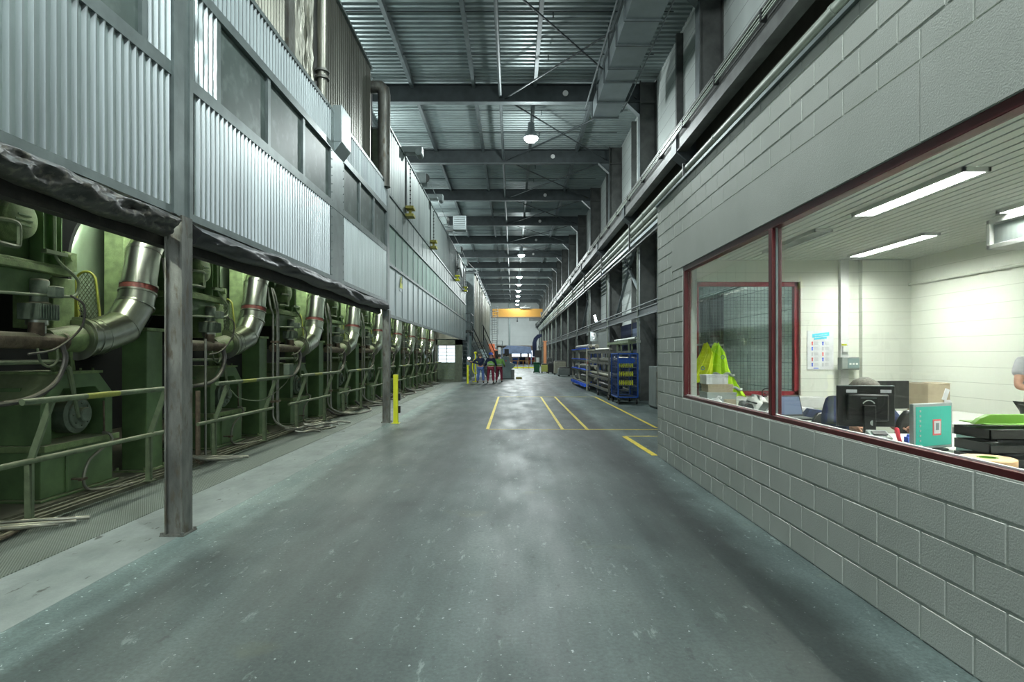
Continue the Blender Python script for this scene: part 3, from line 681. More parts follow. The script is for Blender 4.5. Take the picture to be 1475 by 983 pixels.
# far hood section
M['alu_dark'] = mat('dull_aluminium_sheet', (.27,.31,.30), .45, .5, .2, 1.6, stretch=(1,1,.15))
fh = thing('sheet_metal_hood', 'smooth ribbed aluminium hood with milky green panes beyond the second post', 'machine hood', (FX, 14.7, 2.62))
def fb(name, m, fn, **k):
    mb = MB(); fn(mb); return mb.build(name, m, fh, **k)
YD, YE = 14.66, 38.6; ym = (YE-YD)/26
fb('frame_rail', 'trimsteel', lambda mb: mb.box(FX-.04, FX+.03, YD, YE, 2.60, 2.68))
fb('frame_rail', 'trimsteel', lambda mb: mb.box(FX-.04, FX+.03, YD, YE, 3.89, 3.96))
fb('frame_rail', 'trimsteel', lambda mb: mb.box(FX-.04, FX+.03, YD, YE, 4.92, 4.99))
fb('frame_rail', 'trimsteel', lambda mb: mb.box(FX-.04, FX+.03, YD, YE, 5.64, 5.71))
for j in range(26):
    a = YD+j*ym+.012; b = a+ym-.024
    fb('hood_sheet', 'alu', lambda mb: (mb.box(FX-.02, FX, a, b, 2.68, 3.89), mb.box(FX, FX+.012, a, a+.03, 2.68, 3.89)))
    fb('window_panel', 'pane_green', lambda mb: mb.box(FX-.02, FX-.004, a+.012, b-.012, 3.96, 4.92))
    fb('upper_sheet', 'alu_dark', lambda mb: mb.box(FX-.02, FX, a, b, 4.99, 5.64))
fb('sheet_ribs', 'trimsteel', lambda mb: [mb.box(FX-.03, FX+.008, YD+j*ym-.018, YD+j*ym+.018, 2.66, 5.66) for j in range(27)])
fb('corrugated_wall', 'alu_dark', lambda mb: corr(mb, YD, 35, 5.71, 7.32, pitch=.28, d=.02))
fb('corrugated_wall', 'alu_dark', lambda mb: corr(mb, 35, YE, 5.71, 7.0, pitch=.28, d=.02))
fb('top_edge', 'trimsteel', lambda mb: mb.box(FX-.06, FX+.04, YD, YE, 7.32, 7.37))
fb('corner_sheet', 'alu', lambda mb: mb.box(FX-.10, FX-.03, YD-.02, YE, 2.7, 7.3))
fb('hood_roof', 'trimsteel', lambda mb: mb.box(-8.6, FX, 14.7, YE, 7.30, 7.34))
fb('end_sheet', 'galv_old', lambda mb: corr(mb, 0, .01, 0, .01) and mb.box(-6, FX-.1, YE, YE+.06, 2.7, 7.3))
# warning sign
ws = thing('warning_sign', 'yellow triangular electric hazard sign on the smooth hood', 'sign', (FX+.012, 16.1, 3.6))
mb = MB(); mb.add([(FX+.006,16.1,3.5),(FX+.006,16.1+.42,3.5),(FX+.006,16.31,3.84)]+[(FX+.012,16.1,3.5),(FX+.012,16.1+.42,3.5),(FX+.012,16.31,3.84)], [(0,1,2),(3,5,4),(0,3,4,1),(1,4,5,2),(2,5,3,0)]); mb.build('sign_plate', 'yellow', ws)
mb = MB(); mb.prism([(16.34,3.77),(16.25,3.66),(16.31,3.66),(16.27,3.55),(16.38,3.69),(16.32,3.69)], 'x', FX+.012, FX+.015); mb.build('lightning_symbol', 'blackp', ws)
mb = MB(); mb.box(FX+.001, FX+.006, 16.1, 16.5, 3.40, 3.50); mb.build('sign_strip', 'alu', ws)
# hoists on the hood
for i, (y, lb) in enumerate(((17.0,'nearest'),(22.0,'second'),(31.5,'third'),(36.8,'farthest'))):
    h = thing('chain_hoist', '%s yellow hoist bracket with chain hanging on the smooth hood' % lb, 'hoist', (FX+.1, y, 5.6), 'yellow hoists on the hood')
    mb = MB(); mb.box(FX+.03, FX+.26, y-.18, y+.18, 5.62, 5.70); mb.box(FX+.03, FX+.26, y-.18, y+.18, 5.84, 5.92); mb.box(FX+.10, FX+.18, y-.05, y+.05, 5.70, 5.84); mb.build('bracket', M['yellow'] if i > 1 else mat('old_yellow_%d' % i, (.32,.30,.06), .6), h, bevel=.006)
    mb = MB()
    for j in range(18): mb.obox((FX+.14, y, 5.98+j*.06), (.02+.02*(j%2), .02+.02*((j+1)%2), .045))
    mb.build('chain', 'blackp', h)
    mb = MB(); mb.box(FX+.0, FX+.04, y-.03, y+.03, 5.92, 7.35); mb.build('guide', 'beam', h)
    if i < 2:
        mb = MB(); mb.box(FX-.1, FX+.5, y-.16, y+.16, 7.45, 7.62); mb.cyl((FX+.4,y-.2,7.45),(FX+.4,y+.2,7.45),.1); mb.box(FX-.1,FX+.0,y-.1,y+.1,7.37,7.45); mb.build('winch_head', 'trimsteel', h, bevel=.01)
for i, y in enumerate((19.8, 26.0, 33.0, 37.5)):
    h = thing('pulley_unit', '%s small pulley unit on the top edge of the smooth hood' % ORD[i], 'pulley', (FX, y, 7.37), 'pulley units on the hood edge')
    MB().box(FX-.1, FX+.2, y-.25, y-.2, 7.37, 7.7).build('bracket','trimsteel',h); MB().box(FX-.1, FX+.2, y+.2, y+.25, 7.37, 7.7).build('bracket','trimsteel',h)
    mb = MB(); mb.lathe([(.02,-.03),(.15,-.03),(.12,0),(.15,.03),(.02,.03)], (FX+.15,y,7.6), 'y', 16); mb.build('wheel','column',h)
mb = MB(); mb.tube([(FX+.25,19.8,7.6),(FX+.2,26,7.55),(FX+.2,33,7.6),(FX+.2,37.5,7.6),(FX+.3,48,8.4)], .012, 6); tag(mb.build('hoist_cable','trimsteel'), 'thin cable strung between the pulley units above the hood', 'cable')
b = thing('wall_heater', 'pale box unit hanging from the roof above the smooth hood', 'heater', (-2.9, 27, 7.3))
mb = MB(); mb.box(-2.75,-2.15,27.0,27.5,7.4,8.05); mb.build('housing','ductgrey',b,bevel=.02)
mb = MB(); [mb.box(-2.7,-2.2,26.97,27.0,7.46+.1*j,7.5+.1*j) for j in range(6)]; mb.build('louvre','trimsteel',b)
mb = MB(); mb.box(-3.12,-2.75,27.2,27.3,7.37,7.43); mb.build('bracket','column',b)
lp = thing('flood_light', 'white rectangular flood light tilted on the far part of the hood', 'lamp', (FX+.2, 31.6, 6.3))
mb = MB(); mb.obox((FX+.22,32.6,6.45),(.10,1.5,.5),Euler((R(-14),0,0))); mb.build('housing','white',lp,bevel=.02)
mb = MB(); mb.bar((FX,32.6,6.45),(FX+.2,32.6,6.45),.06); mb.build('arm','column',lp)

# ================================================================ GREEN MACHINE
PX = -5.0
M['bed_dust'] = mat('dusty_bed_plate', (.13,.135,.09), .85, 0, .35, 6, bmp=.5, bscale=50, dust=.7, dustcol=(.27,.26,.19))
bedm = thing('machine_bed', 'low dusty steel bed plate running along the foot of the green machine', 'machine bed', (-5.6, 0, 0))
mb = MB(); mb.box(-8.48, -4.86, -3.6, 38.4, 0, .09); mb.build('bed_plate','bed_dust',bedm)
mb = MB(); mb.box(-4.86, -4.66, -3.7, 38.4, 0, .05); mb.box(-4.83,-4.80,-3.7,38.4,.05,.075); mb.box(-4.72,-4.69,-3.7,38.4,.05,.07); mb.build('edge_channel','bed_dust',bedm)
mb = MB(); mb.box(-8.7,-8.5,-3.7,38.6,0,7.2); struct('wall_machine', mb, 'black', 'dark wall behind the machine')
mb = MB(); mb.box(-8.5,-3.8,38.5,38.6,0,3.0); 
Y1 = 6.65          # first station's duct inlet
K0, K1 = -1, 8
def station_parts(ys):
    T = {}
    # --- frame column
    t = thing('frame_column', '', 'machine frame', (-5.07, ys+1.42, .09), 'green frame columns'); T['frame_column'] = t
    mb = MB(); mb.box(-5.24, -4.90, ys+1.25, ys+1.60, .115, 1.98); mb.build('lower_column','green',t,bevel=.01)
    mb = MB(); mb.box(-5.50, -5.23, ys+1.28, ys+1.58, 2.02, 4.6); mb.build('upper_column','green_dusty',t,bevel=.01)
    mb = MB(); mb.box(-5.54, -4.88, ys+1.22, ys+1.64, 1.98, 2.02); mb.box(-5.30,-4.87,ys+1.18,ys+1.67,.09,.115)
    for a in (-5.27,-4.91):
        for b in (1.21,1.64): mb.cyl((a,ys+b,.115),(a,ys+b,.15),.018,n=6)
    mb.build('flange_plate','green_dusty',t)
    # --- gearbox pedestal
    t = thing('bearing_pedestal', '', 'bearing pedestal', (-5.3, ys+.15, .09), 'bearing pedestals'); T['bearing_pedestal'] = t
    ya, yb = ys-.42, ys+.70; x0, x1 = -5.75, -4.99
    mb = MB(); mb.box(x0, x1, ya, yb, .12, .62); mb.box(x0-.02, x1+.05, ya-.05, yb+.05, .09, .12); 
    mb.box(x1, x1+.02, ya+.34, ya+.37, .12, .62); mb.build('lower_body','green',t,bevel=.008)
    mb = MB(); mb.box(x0, x1+.07, ya-.03, yb+.03, .62, .69); mb.build('ledge','green_dusty',t,bevel=.006)
    out = [(ya,.69),(ya,1.12),(ya+.24,1.44),(yb-.24,1.44),(yb,1.2),(yb,.69),(yb-.13,.69),(yb-.13,1.12),(yb-.30,1.28),(ya+.32,1.28),(ya+.15,1.05),(ya+.15,.69)]
    mb = MB(); n = len(out)
    half = n//2
    V0 = [(x0,a,b) for a,b in out]+[(x1,a,b) for a,b in out]; q = [(i, i+1, n-2-i, n-1-i) for i in range(half-1)]
    fs = q+[tuple(n+k for k in f[::-1]) for f in q]+[(i,(i+1)%n,n+(i+1)%n,n+i) for i in range(n)]
    mb.add(V0, fs); mb.box(x0, x1-.3, ya+.1, yb-.1, .69, 1.3); mb.build('arch_housing','green',t,bevel=.006)
    mb = MB(); mb.box(x0,x1+.02,ya+.2,yb-.2,1.44,1.47); [mb.cyl((x1-.06,ya+.26+.2*j,1.47),(x1-.06,ya+.26+.2*j,1.5),.014,n=6) for j in range(4)]; mb.build('top_plate','green_dusty',t)
    cy, cz = ys+.26, .96
    mb = MB(); mb.lathe([(0,.09),(.075,.09),(.085,.08),(.085,.03),(.165,.03),(.175,.02),(.175,0),(.22,-.02),(.22,-.30)], (x1-.09,cy,cz), 'x', 28)
    for j in range(8):
        a = 2*math.pi*j/8; mb.cyl((x1-.07,cy+math.cos(a)*.13,cz+math.sin(a)*.13),(x1-.045,cy+math.cos(a)*.13,cz+math.sin(a)*.13),.013,n=6)
    mb.build('bearing_hub','motor',t)
    mb = MB(); mb.tube([(x1+.03,cy+.22,cz-.24),(x1+.10,cy+.24,cz-.26),(x1+.12,cy+.25,.62),(x1+.12,cy-.12,.45),(x1+.12,cy-.22,.25),(x1+.13,cy-.16,.12),(x1+.22,cy+.10,.08),(x1+.30,cy+.36,.07)], .017, 8); mb.build('drain_pipe','conduit',t)
    mb = MB(); mb.tube([(x1+.02,cy+.25,1.1),(x1+.03,cy+.25,.72)], .011, 6); mb.build('thin_drain','red_dusty',t); mb = MB(); mb.box(x1+.1,x1+.14,cy-.28,cy-.18,.235,.265); mb.box(x1,x1+.1,cy-.25,cy-.21,.24,.26); mb.build('pipe_clip','red_dusty',t)
    # --- silver duct
    t = thing('exhaust_duct', '', 'duct', (PX, ys, 1.88), 'silver exhaust ducts'); T['exhaust_duct'] = t
    P = [(0,1.84),(.14,1.84),(.42,1.87),(.90,2.02),(1.14,2.28),(1.22,2.52)]
    X = lambda i: PX+.03*i
    mb = MB(); mb.tube([(PX, ys+.10,1.84),(PX,ys+.42,1.87),(PX,ys+.88,2.0),(PX,ys+1.15,2.30),(PX,ys+1.215,2.49)], .216, 32); mb.build('elbow','steel',t, ang=15)
    mb = MB(); mb.tube([(PX,ys+1.215,2.49),(PX,ys+1.235,2.57)], .222, 32); mb.build('joint_band','tape',t)
    mb = MB(); mb.tube([(PX,ys+1.22,2.52),(PX,ys+1.29,2.81),(PX,ys+1.35,3.06),(PX,ys+1.50,3.25),(PX,ys+1.85,3.40),(PX-.12,ys+2.4,3.55)], [.21,.205,.20,.20,.20,.20], 32); mb.build('upper_pipe','steel',t, ang=15)
    def ring(mb, a, b, d, r): 
        c = Vector((PX, ys+a, b)); d = Vector((0,)+d).normalized(); mb.tube([c-d*.012, c+d*.012], r, 24)
    mb = MB(); ring(mb, .12, 1.84, (1,.02), .25); ring(mb, .28, 1.855, (1,.08), .226); mb.build('inlet_flange','steel',t)
    for q in ((.42,1.87,(1,.2),.222),(.88,2.0,(.75,.65),.225),(1.15,2.30,(.4,1),.236),(1.21,2.48,(.25,1),.23),(1.237,2.58,(.2,1),.23),(1.35,3.05,(.3,1),.212)):
        mb = MB(); ring(mb, *q); mb.build('clamp_ring','steel',t)
    mb = MB(); mb.tube([(PX,ys-.34,1.82),(PX,ys+.11,1.84)], [.11,.16], 18); mb.cyl((PX,ys+.02,1.84),(PX,ys+.02,1.47),.02,n=8); mb.build('inlet_cone','green_dusty',t)
    # --- motorised valve
    t = thing('motor_valve', '', 'valve motor', (PX, ys-.45, 1.9), 'motorised valves'); T['motor_valve'] = t; y = ys-.45
    mb = MB(); mb.lathe([(.0,.26),(.075,.26),(.09,.24),(.09,.12),(.08,.12),(.08,.02),(.12,.0)], (PX+.02,y,2.19), 'z', 20); mb.build('motor_cap','motor',t)
    mb = MB(); mb.box(PX-.10, PX+.13, y-.14, y+.14, 2.02, 2.19)
    for j in range(8): mb.box(PX+.13, PX+.142, y-.13+j*.035, y-.118+j*.035, 2.03, 2.18)
    mb.build('ribbed_body','motor',t,bevel=.015)
    mb = MB(); mb.box(PX+.06,PX+.19,y+.0,y+.13,2.26,2.38); mb.build('terminal_box','motor',t,bevel=.012)
    mb = MB(); mb.lathe([(.10,.0),(.10,-.05),(.08,-.06),(.08,-.16)], (PX,y,2.02), 'z', 18); mb.build('valve_neck','steel',t)
    mb = MB(); mb.tube([(PX+.2,y+.2,2.3),(PX+.26,y+.32,2.2),(PX+.24,y+.30,1.95),(PX+.2,y+.0,1.72),(PX+.15,y-.3,1.66)], .012, 7); mb.build('cable','hose',t)
    # --- manifold pipe with hoses
    t = thing('manifold_pipe', '', 'pipe', (PX, ys-.6, 1.78), 'dusty manifold pipes'); T['manifold_pipe'] = t; 
    mb = MB(); mb.tube([(PX+.05,ys-1.5,1.80),(PX+.05,ys-.15,1.80)], .085, 14); mb.cyl((PX+.05,ys-.52,1.80),(PX+.05,ys-.52,1.99),.07,n=12); mb.lathe([(.11,-.02),(.11,.02)],(PX+.05,ys-.2,1.8),'y',14); mb.build('pipe_body','red_dusty',t)
    for dx, q in ((.05,0),(.10,.07)):
        mb = MB(); mb.tube([(PX+dx+.1,ys-.30-q,1.76),(PX+dx+.12,ys-.28-q,1.6),(PX+dx+.12,ys-.42-q,1.36),(PX+dx+.12,ys-.75-q,1.22),(PX+dx+.05,ys-1.2,1.18),(PX-.1,ys-1.6,1.17)], .026, 9); mb.build('hose','hose',t)
    mb = MB(); mb.tube([(PX+.14,ys-.62,1.72),(PX+.16,ys-.60,1.58),(PX+.16,ys-.48,1.53),(PX+.16,ys-.38,1.6),(PX+.14,ys-.36,1.72)], .013, 7); mb.build('small_loop','rail',t)
    mb = MB(); mb.tube([(PX+.1,ys-1.3,1.58),(PX+.1,ys-.25,1.58),(PX+.1,ys-.14,1.5),(PX+.12,ys-.02,.95)], [.025,.025,.03,.018], 8); mb.lathe([(.05,-.04),(.05,.04)],(PX+.1,ys-.22,1.57),'x',12); mb.build('lever','rail',t)
    # --- dryer drum
    t = thing('dryer_drum', '', 'drum', (-5.7, ys+1.75, 2.8), 'dryer drums'); T['dryer_drum'] = t
    o = (-5.68, ys+1.85, 2.82)
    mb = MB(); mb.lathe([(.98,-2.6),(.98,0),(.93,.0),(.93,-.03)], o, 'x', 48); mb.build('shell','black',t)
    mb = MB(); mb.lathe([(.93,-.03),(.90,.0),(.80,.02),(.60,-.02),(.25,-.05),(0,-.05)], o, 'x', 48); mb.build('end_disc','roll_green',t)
    o2 = (-5.9, ys+.0, 3.25)
    # --- gear housing with round cover
    t = thing('gear_housing', '', 'gear housing', (-5.2, ys-1.0, 2.5), 'gear housings'); T['gear_housing'] = t; ya = ys-1.15
    mb = MB(); mb.box(-5.7, -5.12, ya+.15, ya+.80, 2.62, 3.5); mb.build('housing_box','green',t,bevel=.012)
    mb = MB(); mb.box(-5.85, -4.93, ya-.15, ya+1.12, 2.53, 2.60); mb.box(-5.85,-4.95,ya-.1,ya+1.0,2.60,2.63); mb.build('ledge','green_dusty',t,bevel=.006)
    mb = MB(); mb.prism([(ya+0,2.53),(ya+.95,2.53),(ya+.72,2.30),(ya-.1,2.26)], 'x', -5.8, -5.02); mb.build('tapered_body','green',t,bevel=.01)
    mb = MB(); mb.lathe([(.0,.10),(.15,.10),(.19,.08),(.205,.04),(.205,0),(.22,-.02),(.22,-.12)], (-5.0,ya+.42,3.02), 'x', 30); mb.build('round_cover','green_dusty',t)
    mb = MB()
    for j in range(3): mb.box(-4.9,-4.894,ya+.34-.03*(j==1),ya+.50+.02*(j==1),2.95+j*.05,2.965+j*.05)
    mb.build('cover_lettering','green',t)
    mb = MB(); mb.box(-5.10,-5.085,ya+.72,ya+.98,2.63,4.4); mb.box(-5.10,-4.95,ya+.72,ya+.735,2.63,4.4); mb.box(-5.10,-4.95,ya+.965,ya+.98,2.63,4.4); mb.build('channel_post','green',t)
    mb = MB(); mb.tube([(-4.95,ya+.02,2.72),(-4.88,ya+.05,2.72),(-4.88,ya+.30,2.72),(-4.88,ya+.33,2.75),(-4.88,ya+.33,2.92),(-4.88,ya+.28,2.96),(-4.95,ya+.1,2.96)], .022, 8); mb.build('handle','rail',t)
    mb = MB(); mb.tube([(-4.93,ya+.85,4.2),(-4.93,ya+.85,2.75),(-4.92,ya+.90,2.66),(-4.9,ya+1.14,2.50),(-4.9,ya+1.14,2.36),(-4.9,ya+1.05,2.30),(-4.92,ya-.2,2.24)], .016, 8); mb.box(-4.96,-4.9,ya+.70,ya+1.0,2.73,2.77); mb.build('bent_pipe','rail',t)
    mb = MB(); mb.box(-5.05,-4.95,ya+1.02,ya+1.2,2.60,2.8); mb.cyl((-4.95,ya+1.08,2.74),(-4.9,ya+1.08,2.74),.045,n=10); mb.build('bracket','green_dusty',t)
    mb = MB(); mb.box(-5.5,-5.05,ya+.98,ya+1.3,1.95,2.52); mb.prism([(ya+1.3,1.3),(ya+1.42,1.3),(ya+1.2,2.5),(ya+1.02,2.5)],'x',-5.3,-5.1); mb.build('support_strut','green_dusty',t,bevel=.01)
    # --- yellow mesh guard
    t = thing('mesh_guard', '', 'guard', (-5.1, ys+.15, 1.95), 'yellow mesh guards'); T['mesh_guard'] = t
    y = ys+.55; cx_ = -5.17
    L = [(cx_-.04+.12*math.cos(math.pi*j/8), 2.55+.12*math.sin(math.pi*j/8)) for j in range(9)]
    pts = [(cx_+.14, 2.02)]+L+[(cx_-.12, 2.02)]
    mb = MB(); mb.tube([(a,y,b) for a,b in pts]+[(cx_+.14,y,2.02)], .015, 7); mb.build('guard_frame','guard_yellow',t)
    mb = MB(); mb.prism([(cx_-.20,1.98),(cx_-.11,1.98),(cx_-.14,2.36),(cx_-.19,2.34)], 'y', y-.02, y+.02); mb.build('side_plate','guard_yellow',t)
    mb = MB()
    for j in range(-6, 16):
        for sgn in (1, -1):
            seg = []
            for q in range(26):
                z = 2.03+q*.026; a = cx_ + sgn*(z-2.35)*.7 + (j-5)*.045
                u = max(0,min(1,(z-2.0)/.55)); lo = cx_-.12-u*.04; hi = cx_+.14-u*.06
                if z > 2.55: hh = math.sqrt(max(0,.12**2-(z-2.55)**2)); lo, hi = cx_-.04-hh, cx_-.04+hh
                if lo < a < hi: seg.append((a, y, z))
            if len(seg) > 1: mb.bar(seg[0], seg[-1], .007)
    mb.build('wire_mesh','rail',t)
    # --- conduits
    for j, (dy, dx, rr, nm) in enumerate(((1.70,.0,.022,'a'),(1.80,.04,.016,'b'),(1.92,.02,.02,'c'))):
        t = thing('vertical_conduit', '', 'conduit', (-4.82+dx, ys+dy, 0), 'vertical conduits'); T['vertical_conduit%d' % j] = t
        x = -4.82+dx; mb = MB(); y = ys+dy
        mb.tube([(x-.05,y-.15,3.0),(x,y-.12,2.6+.1*j),(x,y,2.45),(x,y,.45-.08*j),(x+.06,y+.05,.28-.05*j),(x+.22,y+.35,.12),(x+.50+.06*j,y+.75,.05)], rr, 8); mb.build('tube','conduit',t)
        mb = MB(); mb.box(x-.04,x+.035,y-.035,y+.035,1.9,1.94); mb.box(x-.04,x+.035,y-.035,y+.035,.7,.74); mb.build('clip','red_dusty',t)
    # --- junction things on rail
    # --- guard rail
    t = thing('guard_rail', '', 'guard rail', (-4.55, ys, .05), 'green guard rails'); T['guard_rail'] = t; ya = ys-.99
    mb = MB(); mb.tube([(-4.42,ya-.35,1.225),(-4.42,ya+2.45,1.225)], .03, 10); mb.build('top_rail','rail',t)
    mb = MB(); mb.tube([(-4.60,ya-.55,.64),(-4.60,ya+2.15,.64)], .028, 10); mb.build('mid_rail','rail',t); mb = MB(); mb.cyl((-4.42,ya+.45,1.225),(-4.42,ya+.95,1.225),.032,n=10); mb.build('yellow_sleeve','guard_yellow',t)
    for dy in (0, 1.86):
        y = ya+dy; mb = MB(); mb.bar((-4.64,y,.05),(-4.64,y,.62),.075,.03,up=(0,1,0)); mb.bar((-4.64,y,.60),(-4.43,y,1.2),.06,.03,up=(0,1,0)); mb.box(-4.70,-4.58,y-.06,y+.06,.05,.062); mb.build('post','rail',t)
    return T
M['guard_yellow'] = mat('yellow_green_guard', (.38,.40,.07), .5, 0, .2, 9)
LBL = {
 'frame_column': 'tall square green frame column, %s along the machine',
 'bearing_pedestal': 'green bearing pedestal with round hub, %s along the machine',
 'exhaust_duct': 'silver elbowed exhaust duct, %s along the machine',
 'motor_valve': 'grey green valve motor beside the %s silver duct',
 'manifold_pipe': 'dusty horizontal pipe with hoses before the %s silver duct',
 'dryer_drum': 'large round dryer drum behind the %s silver duct',
 'gear_housing': 'green gear housing with round cover, %s along the machine',
 'mesh_guard': 'upright yellow framed mesh guard beside the %s silver duct',
 'vertical_conduit0': 'thicker vertical conduit bending out to the floor after the %s silver duct',
 'vertical_conduit1': 'thin middle vertical conduit after the %s silver duct',
 'vertical_conduit2': 'outer vertical conduit after the %s silver duct',
 'guard_rail': 'green tube guard rail section before the %s silver duct'}
T0 = station_parts(Y1)
for t in T0.values(): freeze(t)
for k in range(K0, K1+1):
    for key, t in T0.items():
        n = 'first' if k == 0 else ('near edge' if k == -1 else ORD[k])
        lb = LBL[key] % n
        if k == 0: t['label'] = lb
        elif not (k == K1 and key in ('gear_housing','mesh_guard')): copy_tree(t, (0, 3.5*k, 0), lb)
# inside upright tubes next to post, spare standing rod and cable bundles
for i, (y, z1) in enumerate(((8.8, 1.12), (9.02, 1.9))):
    mb = MB(); mb.cyl((-4.70,y,.05),(-4.70,y,z1),.034 if i==0 else .018,n=10); mb.box(-4.76,-4.64,y-.05,y+.05,.03,.06)
    tag(mb.build('upright_pipe','red_dusty' if i == 0 else 'conduit'), 'short reddish upright pipe by the rail' if i == 0 else 'thin grey upright pipe beside the nearest steel post', 'pipe')
jb = thing('junction_box', 'small grey junction box on the guard rail with looped cable', 'junction box', (-4.45, 11.75, 1.25))
mb = MB(); mb.box(-4.52,-4.40,11.62,11.84,1.26,1.48); mb.build('box','motor',jb,bevel=.008)
mb = MB(); mb.tube([(-4.42,11.7,1.27),(-4.40,11.5,1.15),(-4.42,11.2,1.02),(-4.42,10.4,.86),(-4.45,9.6,.95),(-4.45,9.3,1.1)], .01, 6); mb.build('cable','rail',jb)
# loose rods and cables lying on the grating
random.seed(11)
for i in range(9):
    y = 11.9+random.random()*1.4; x = -4.5+random.random()*.3; a = random.uniform(.1,.8); L = random.uniform(.5,1.3)
    mb = MB(); z = .03+.018*i; mb.tube([(x-.15,y-.1,z+.03),(x,y,z),(x+math.sin(a)*L*.3,y+L*.5,z),(x+math.sin(a)*L*.5,y+L,max(.03,z-.08))], .022, 7)
    tag(mb.build('loose_pipe','conduit'), 'loose pale pipe in the pile lying on the grating beyond the nearer rail', 'pipe', 'pile of loose pipes on the grating')
for i in range(5):
    y = 4.0+i*.22; mb = MB(); z = .03+.02*(i%3)
    mb.tube([(-4.95,y-.5,z+.09),(-4.75,y-.2,z+.04),(-4.55,y+.05,z),(-4.5,y+.35,z),(-4.62,y+.7,z)], .026, 8)
    tag(mb.build('floor_hose','red_dusty'), 'thick dusty hose coiled on the grating at the lower left', 'hose', 'dusty hoses at the machine foot')
for i in range(7):
    y = 16+i*2.7; mb = MB(); 
    mb.tube([(-4.85,y-.6,.25),(-4.7,y-.3,.07),(-4.3-.05*(i%3),y+.5,.03),(-4.2,y+1.4,.03),(-4.5,y+2.3,.04)], .03, 7)
    tag(mb.build('floor_hose','hose'), 'dark hose snaking over the grating beyond the second post, %s' % ORD[i], 'hose', 'dark hoses on the far grating')
# hood tube lamps
for i, y in enumerate((-1.5, 1.2, 3.8, 7.3, 10.8, 14.3, 17.8, 21.3, 24.8, 28.3, 31.8, 35.3)):
    t = thing('hood_lamp', 'tube lamp inside the hood above the guard rails, %s' % ORD[i], 'lamp', (-4.65, y, 3.78), 'tube lamps inside the hood')
    mb = MB(); mb.cyl((-4.68,y-.6,3.74),(-4.68,y+.6,3.74),.022,n=8); mb.build('tube','tube_lit',t)
    mb = MB(); mb.box(-4.74,-4.61,y-.64,y+.64,3.77,3.84); mb.box(-4.61,-3.3,y-.02,y+.02,3.79,3.82); mb.box(-3.32,-3.13,y-.02,y+.02,3.79,3.82); mb.build('housing','trimsteel',t)
# end of the machine : frame and bright opening at Y 38
M['rail_dark'] = mat('dark_dusty_frame', (.10,.12,.085), .6, 0, .3, 6)
t = thing('machine_end_frame', 'green end frame with a barred bright opening at the far end of the machine', 'machine frame', (-4, 36.6, 0))
mb = MB(); mb.box(-5.0,-4.7,36.6,36.9,0,2.6); mb.box(-3.6,-3.15,36.6,36.9,0,2.6); mb.box(-5,-3.15,36.6,36.9,2.3,2.6); mb.box(-4.7,-3.6,36.65,36.85,0,.15); mb.build('frame','rail_dark',t)
mb = MB(); mb.box(-4.7,-3.6,36.85,36.88,.15,1.2); mb.build('lower_sheet','motor',t)
mb = MB(); mb.box(-4.65,-3.65,36.9,36.95,1.2,2.25); mb.build('light_panel',emit('bright_panel',(.8,.9,1),1.6),t)
mb = MB(); [mb.box(-4.65,-3.65,36.84,36.87,.3+.22*j,.33+.22*j) for j in range(10)]; mb.box(-4.15,-4.11,36.83,36.87,.15,2.3); mb.build('bars','rail',t)
# ================================================================ HIGH-BAY LAMPS
LX, LZ = .69, 9.95
def bay_lamp(y, lb, LX=.69):
    t = thing('high_bay_lamp', lb, 'lamp', (LX, y, LZ), 'high bay lamps')
    mb = MB(); mb.lathe([(.05,.62),(.12,.60),(.13,.35),(.16,.30),(.27,.06),(.28,.02),(.265,.02),(.14,.29),(0,.3)], (LX,y,LZ), 'z', 20); mb.build('reflector','ductgrey',t)
    mb = MB(); mb.cyl((LX,y,LZ+.6),(LX,y,11.5),.02,n=6); mb.box(LX-.5,LX+.5,y-.03,y+.03,11.3,11.38); mb.build('hanger','beam_light',t)
    mb = MB(); mb.lathe([(.265,.03),(.25,-.04),(.15,-.12),(0,-.15)], (LX,y,LZ), 'z', 20); mb.build('glass','lamp_lit',t)
    ld = bpy.data.lights.new('lamp_light','AREA'); ld.shape = 'DISK'; ld.size = .5; ld.energy = BAY_W*(.30 if y == 9 else .50 if y < 9 else 1); ld.color = (.88,.98,.97)
    lo = bpy.data.objects.new('lamp_light', ld); COL.objects.link(lo); lo.location = (0,0,-.13); lo.parent = t
    ld = bpy.data.lights.new('lamp_light','POINT'); ld.shadow_soft_size = .12; ld.energy = BAY_W*(.25 if y == 9 and LX > 0 else .45); ld.color = (.88,.98,.97)
    lo = bpy.data.objects.new('lamp_light', ld); COL.objects.link(lo); lo.location = (0,0,-.35); lo.parent = t
    return t
for y, lb in ((-4.0,'high bay lamp behind the camera'),(2.2,'high bay lamp directly overhead'),(9.0,'high bay lamp just above the top edge of the view'),(22.6,'large bright high bay lamp nearest in view'),(49.0,'second high bay lamp in view counted down the hall'),(62.6,'third high bay lamp down the hall'),(69.4,'fourth high bay lamp down the hall'),(76.2,'fifth high bay lamp down the hall'),(83,'sixth high bay lamp down the hall'),(89.8,'seventh high bay lamp down the hall'),(96.6,'farthest high bay lamp above the orange crane')):
    bay_lamp(y, lb)
for i, y in enumerate((-4,9,22,36,50,64,80)):  # added lamps, out of sight above the hood, to brighten the ceiling
    bay_lamp(y, 'added fill lamp hidden over the machine hood, %s' % ORD[i], -6.3)
wl = thing('wall_flood_lamp', 'small bright flood lamp on the right wall behind the racks', 'lamp', (4.45, 31.6, 3.55))
mb = MB(); mb.obox((4.40,31.5,3.62),(.10,.10,.34),Euler((0,R(-15),0))); mb.build('glass',emit('flood_glass',(.85,.95,1),25),wl)
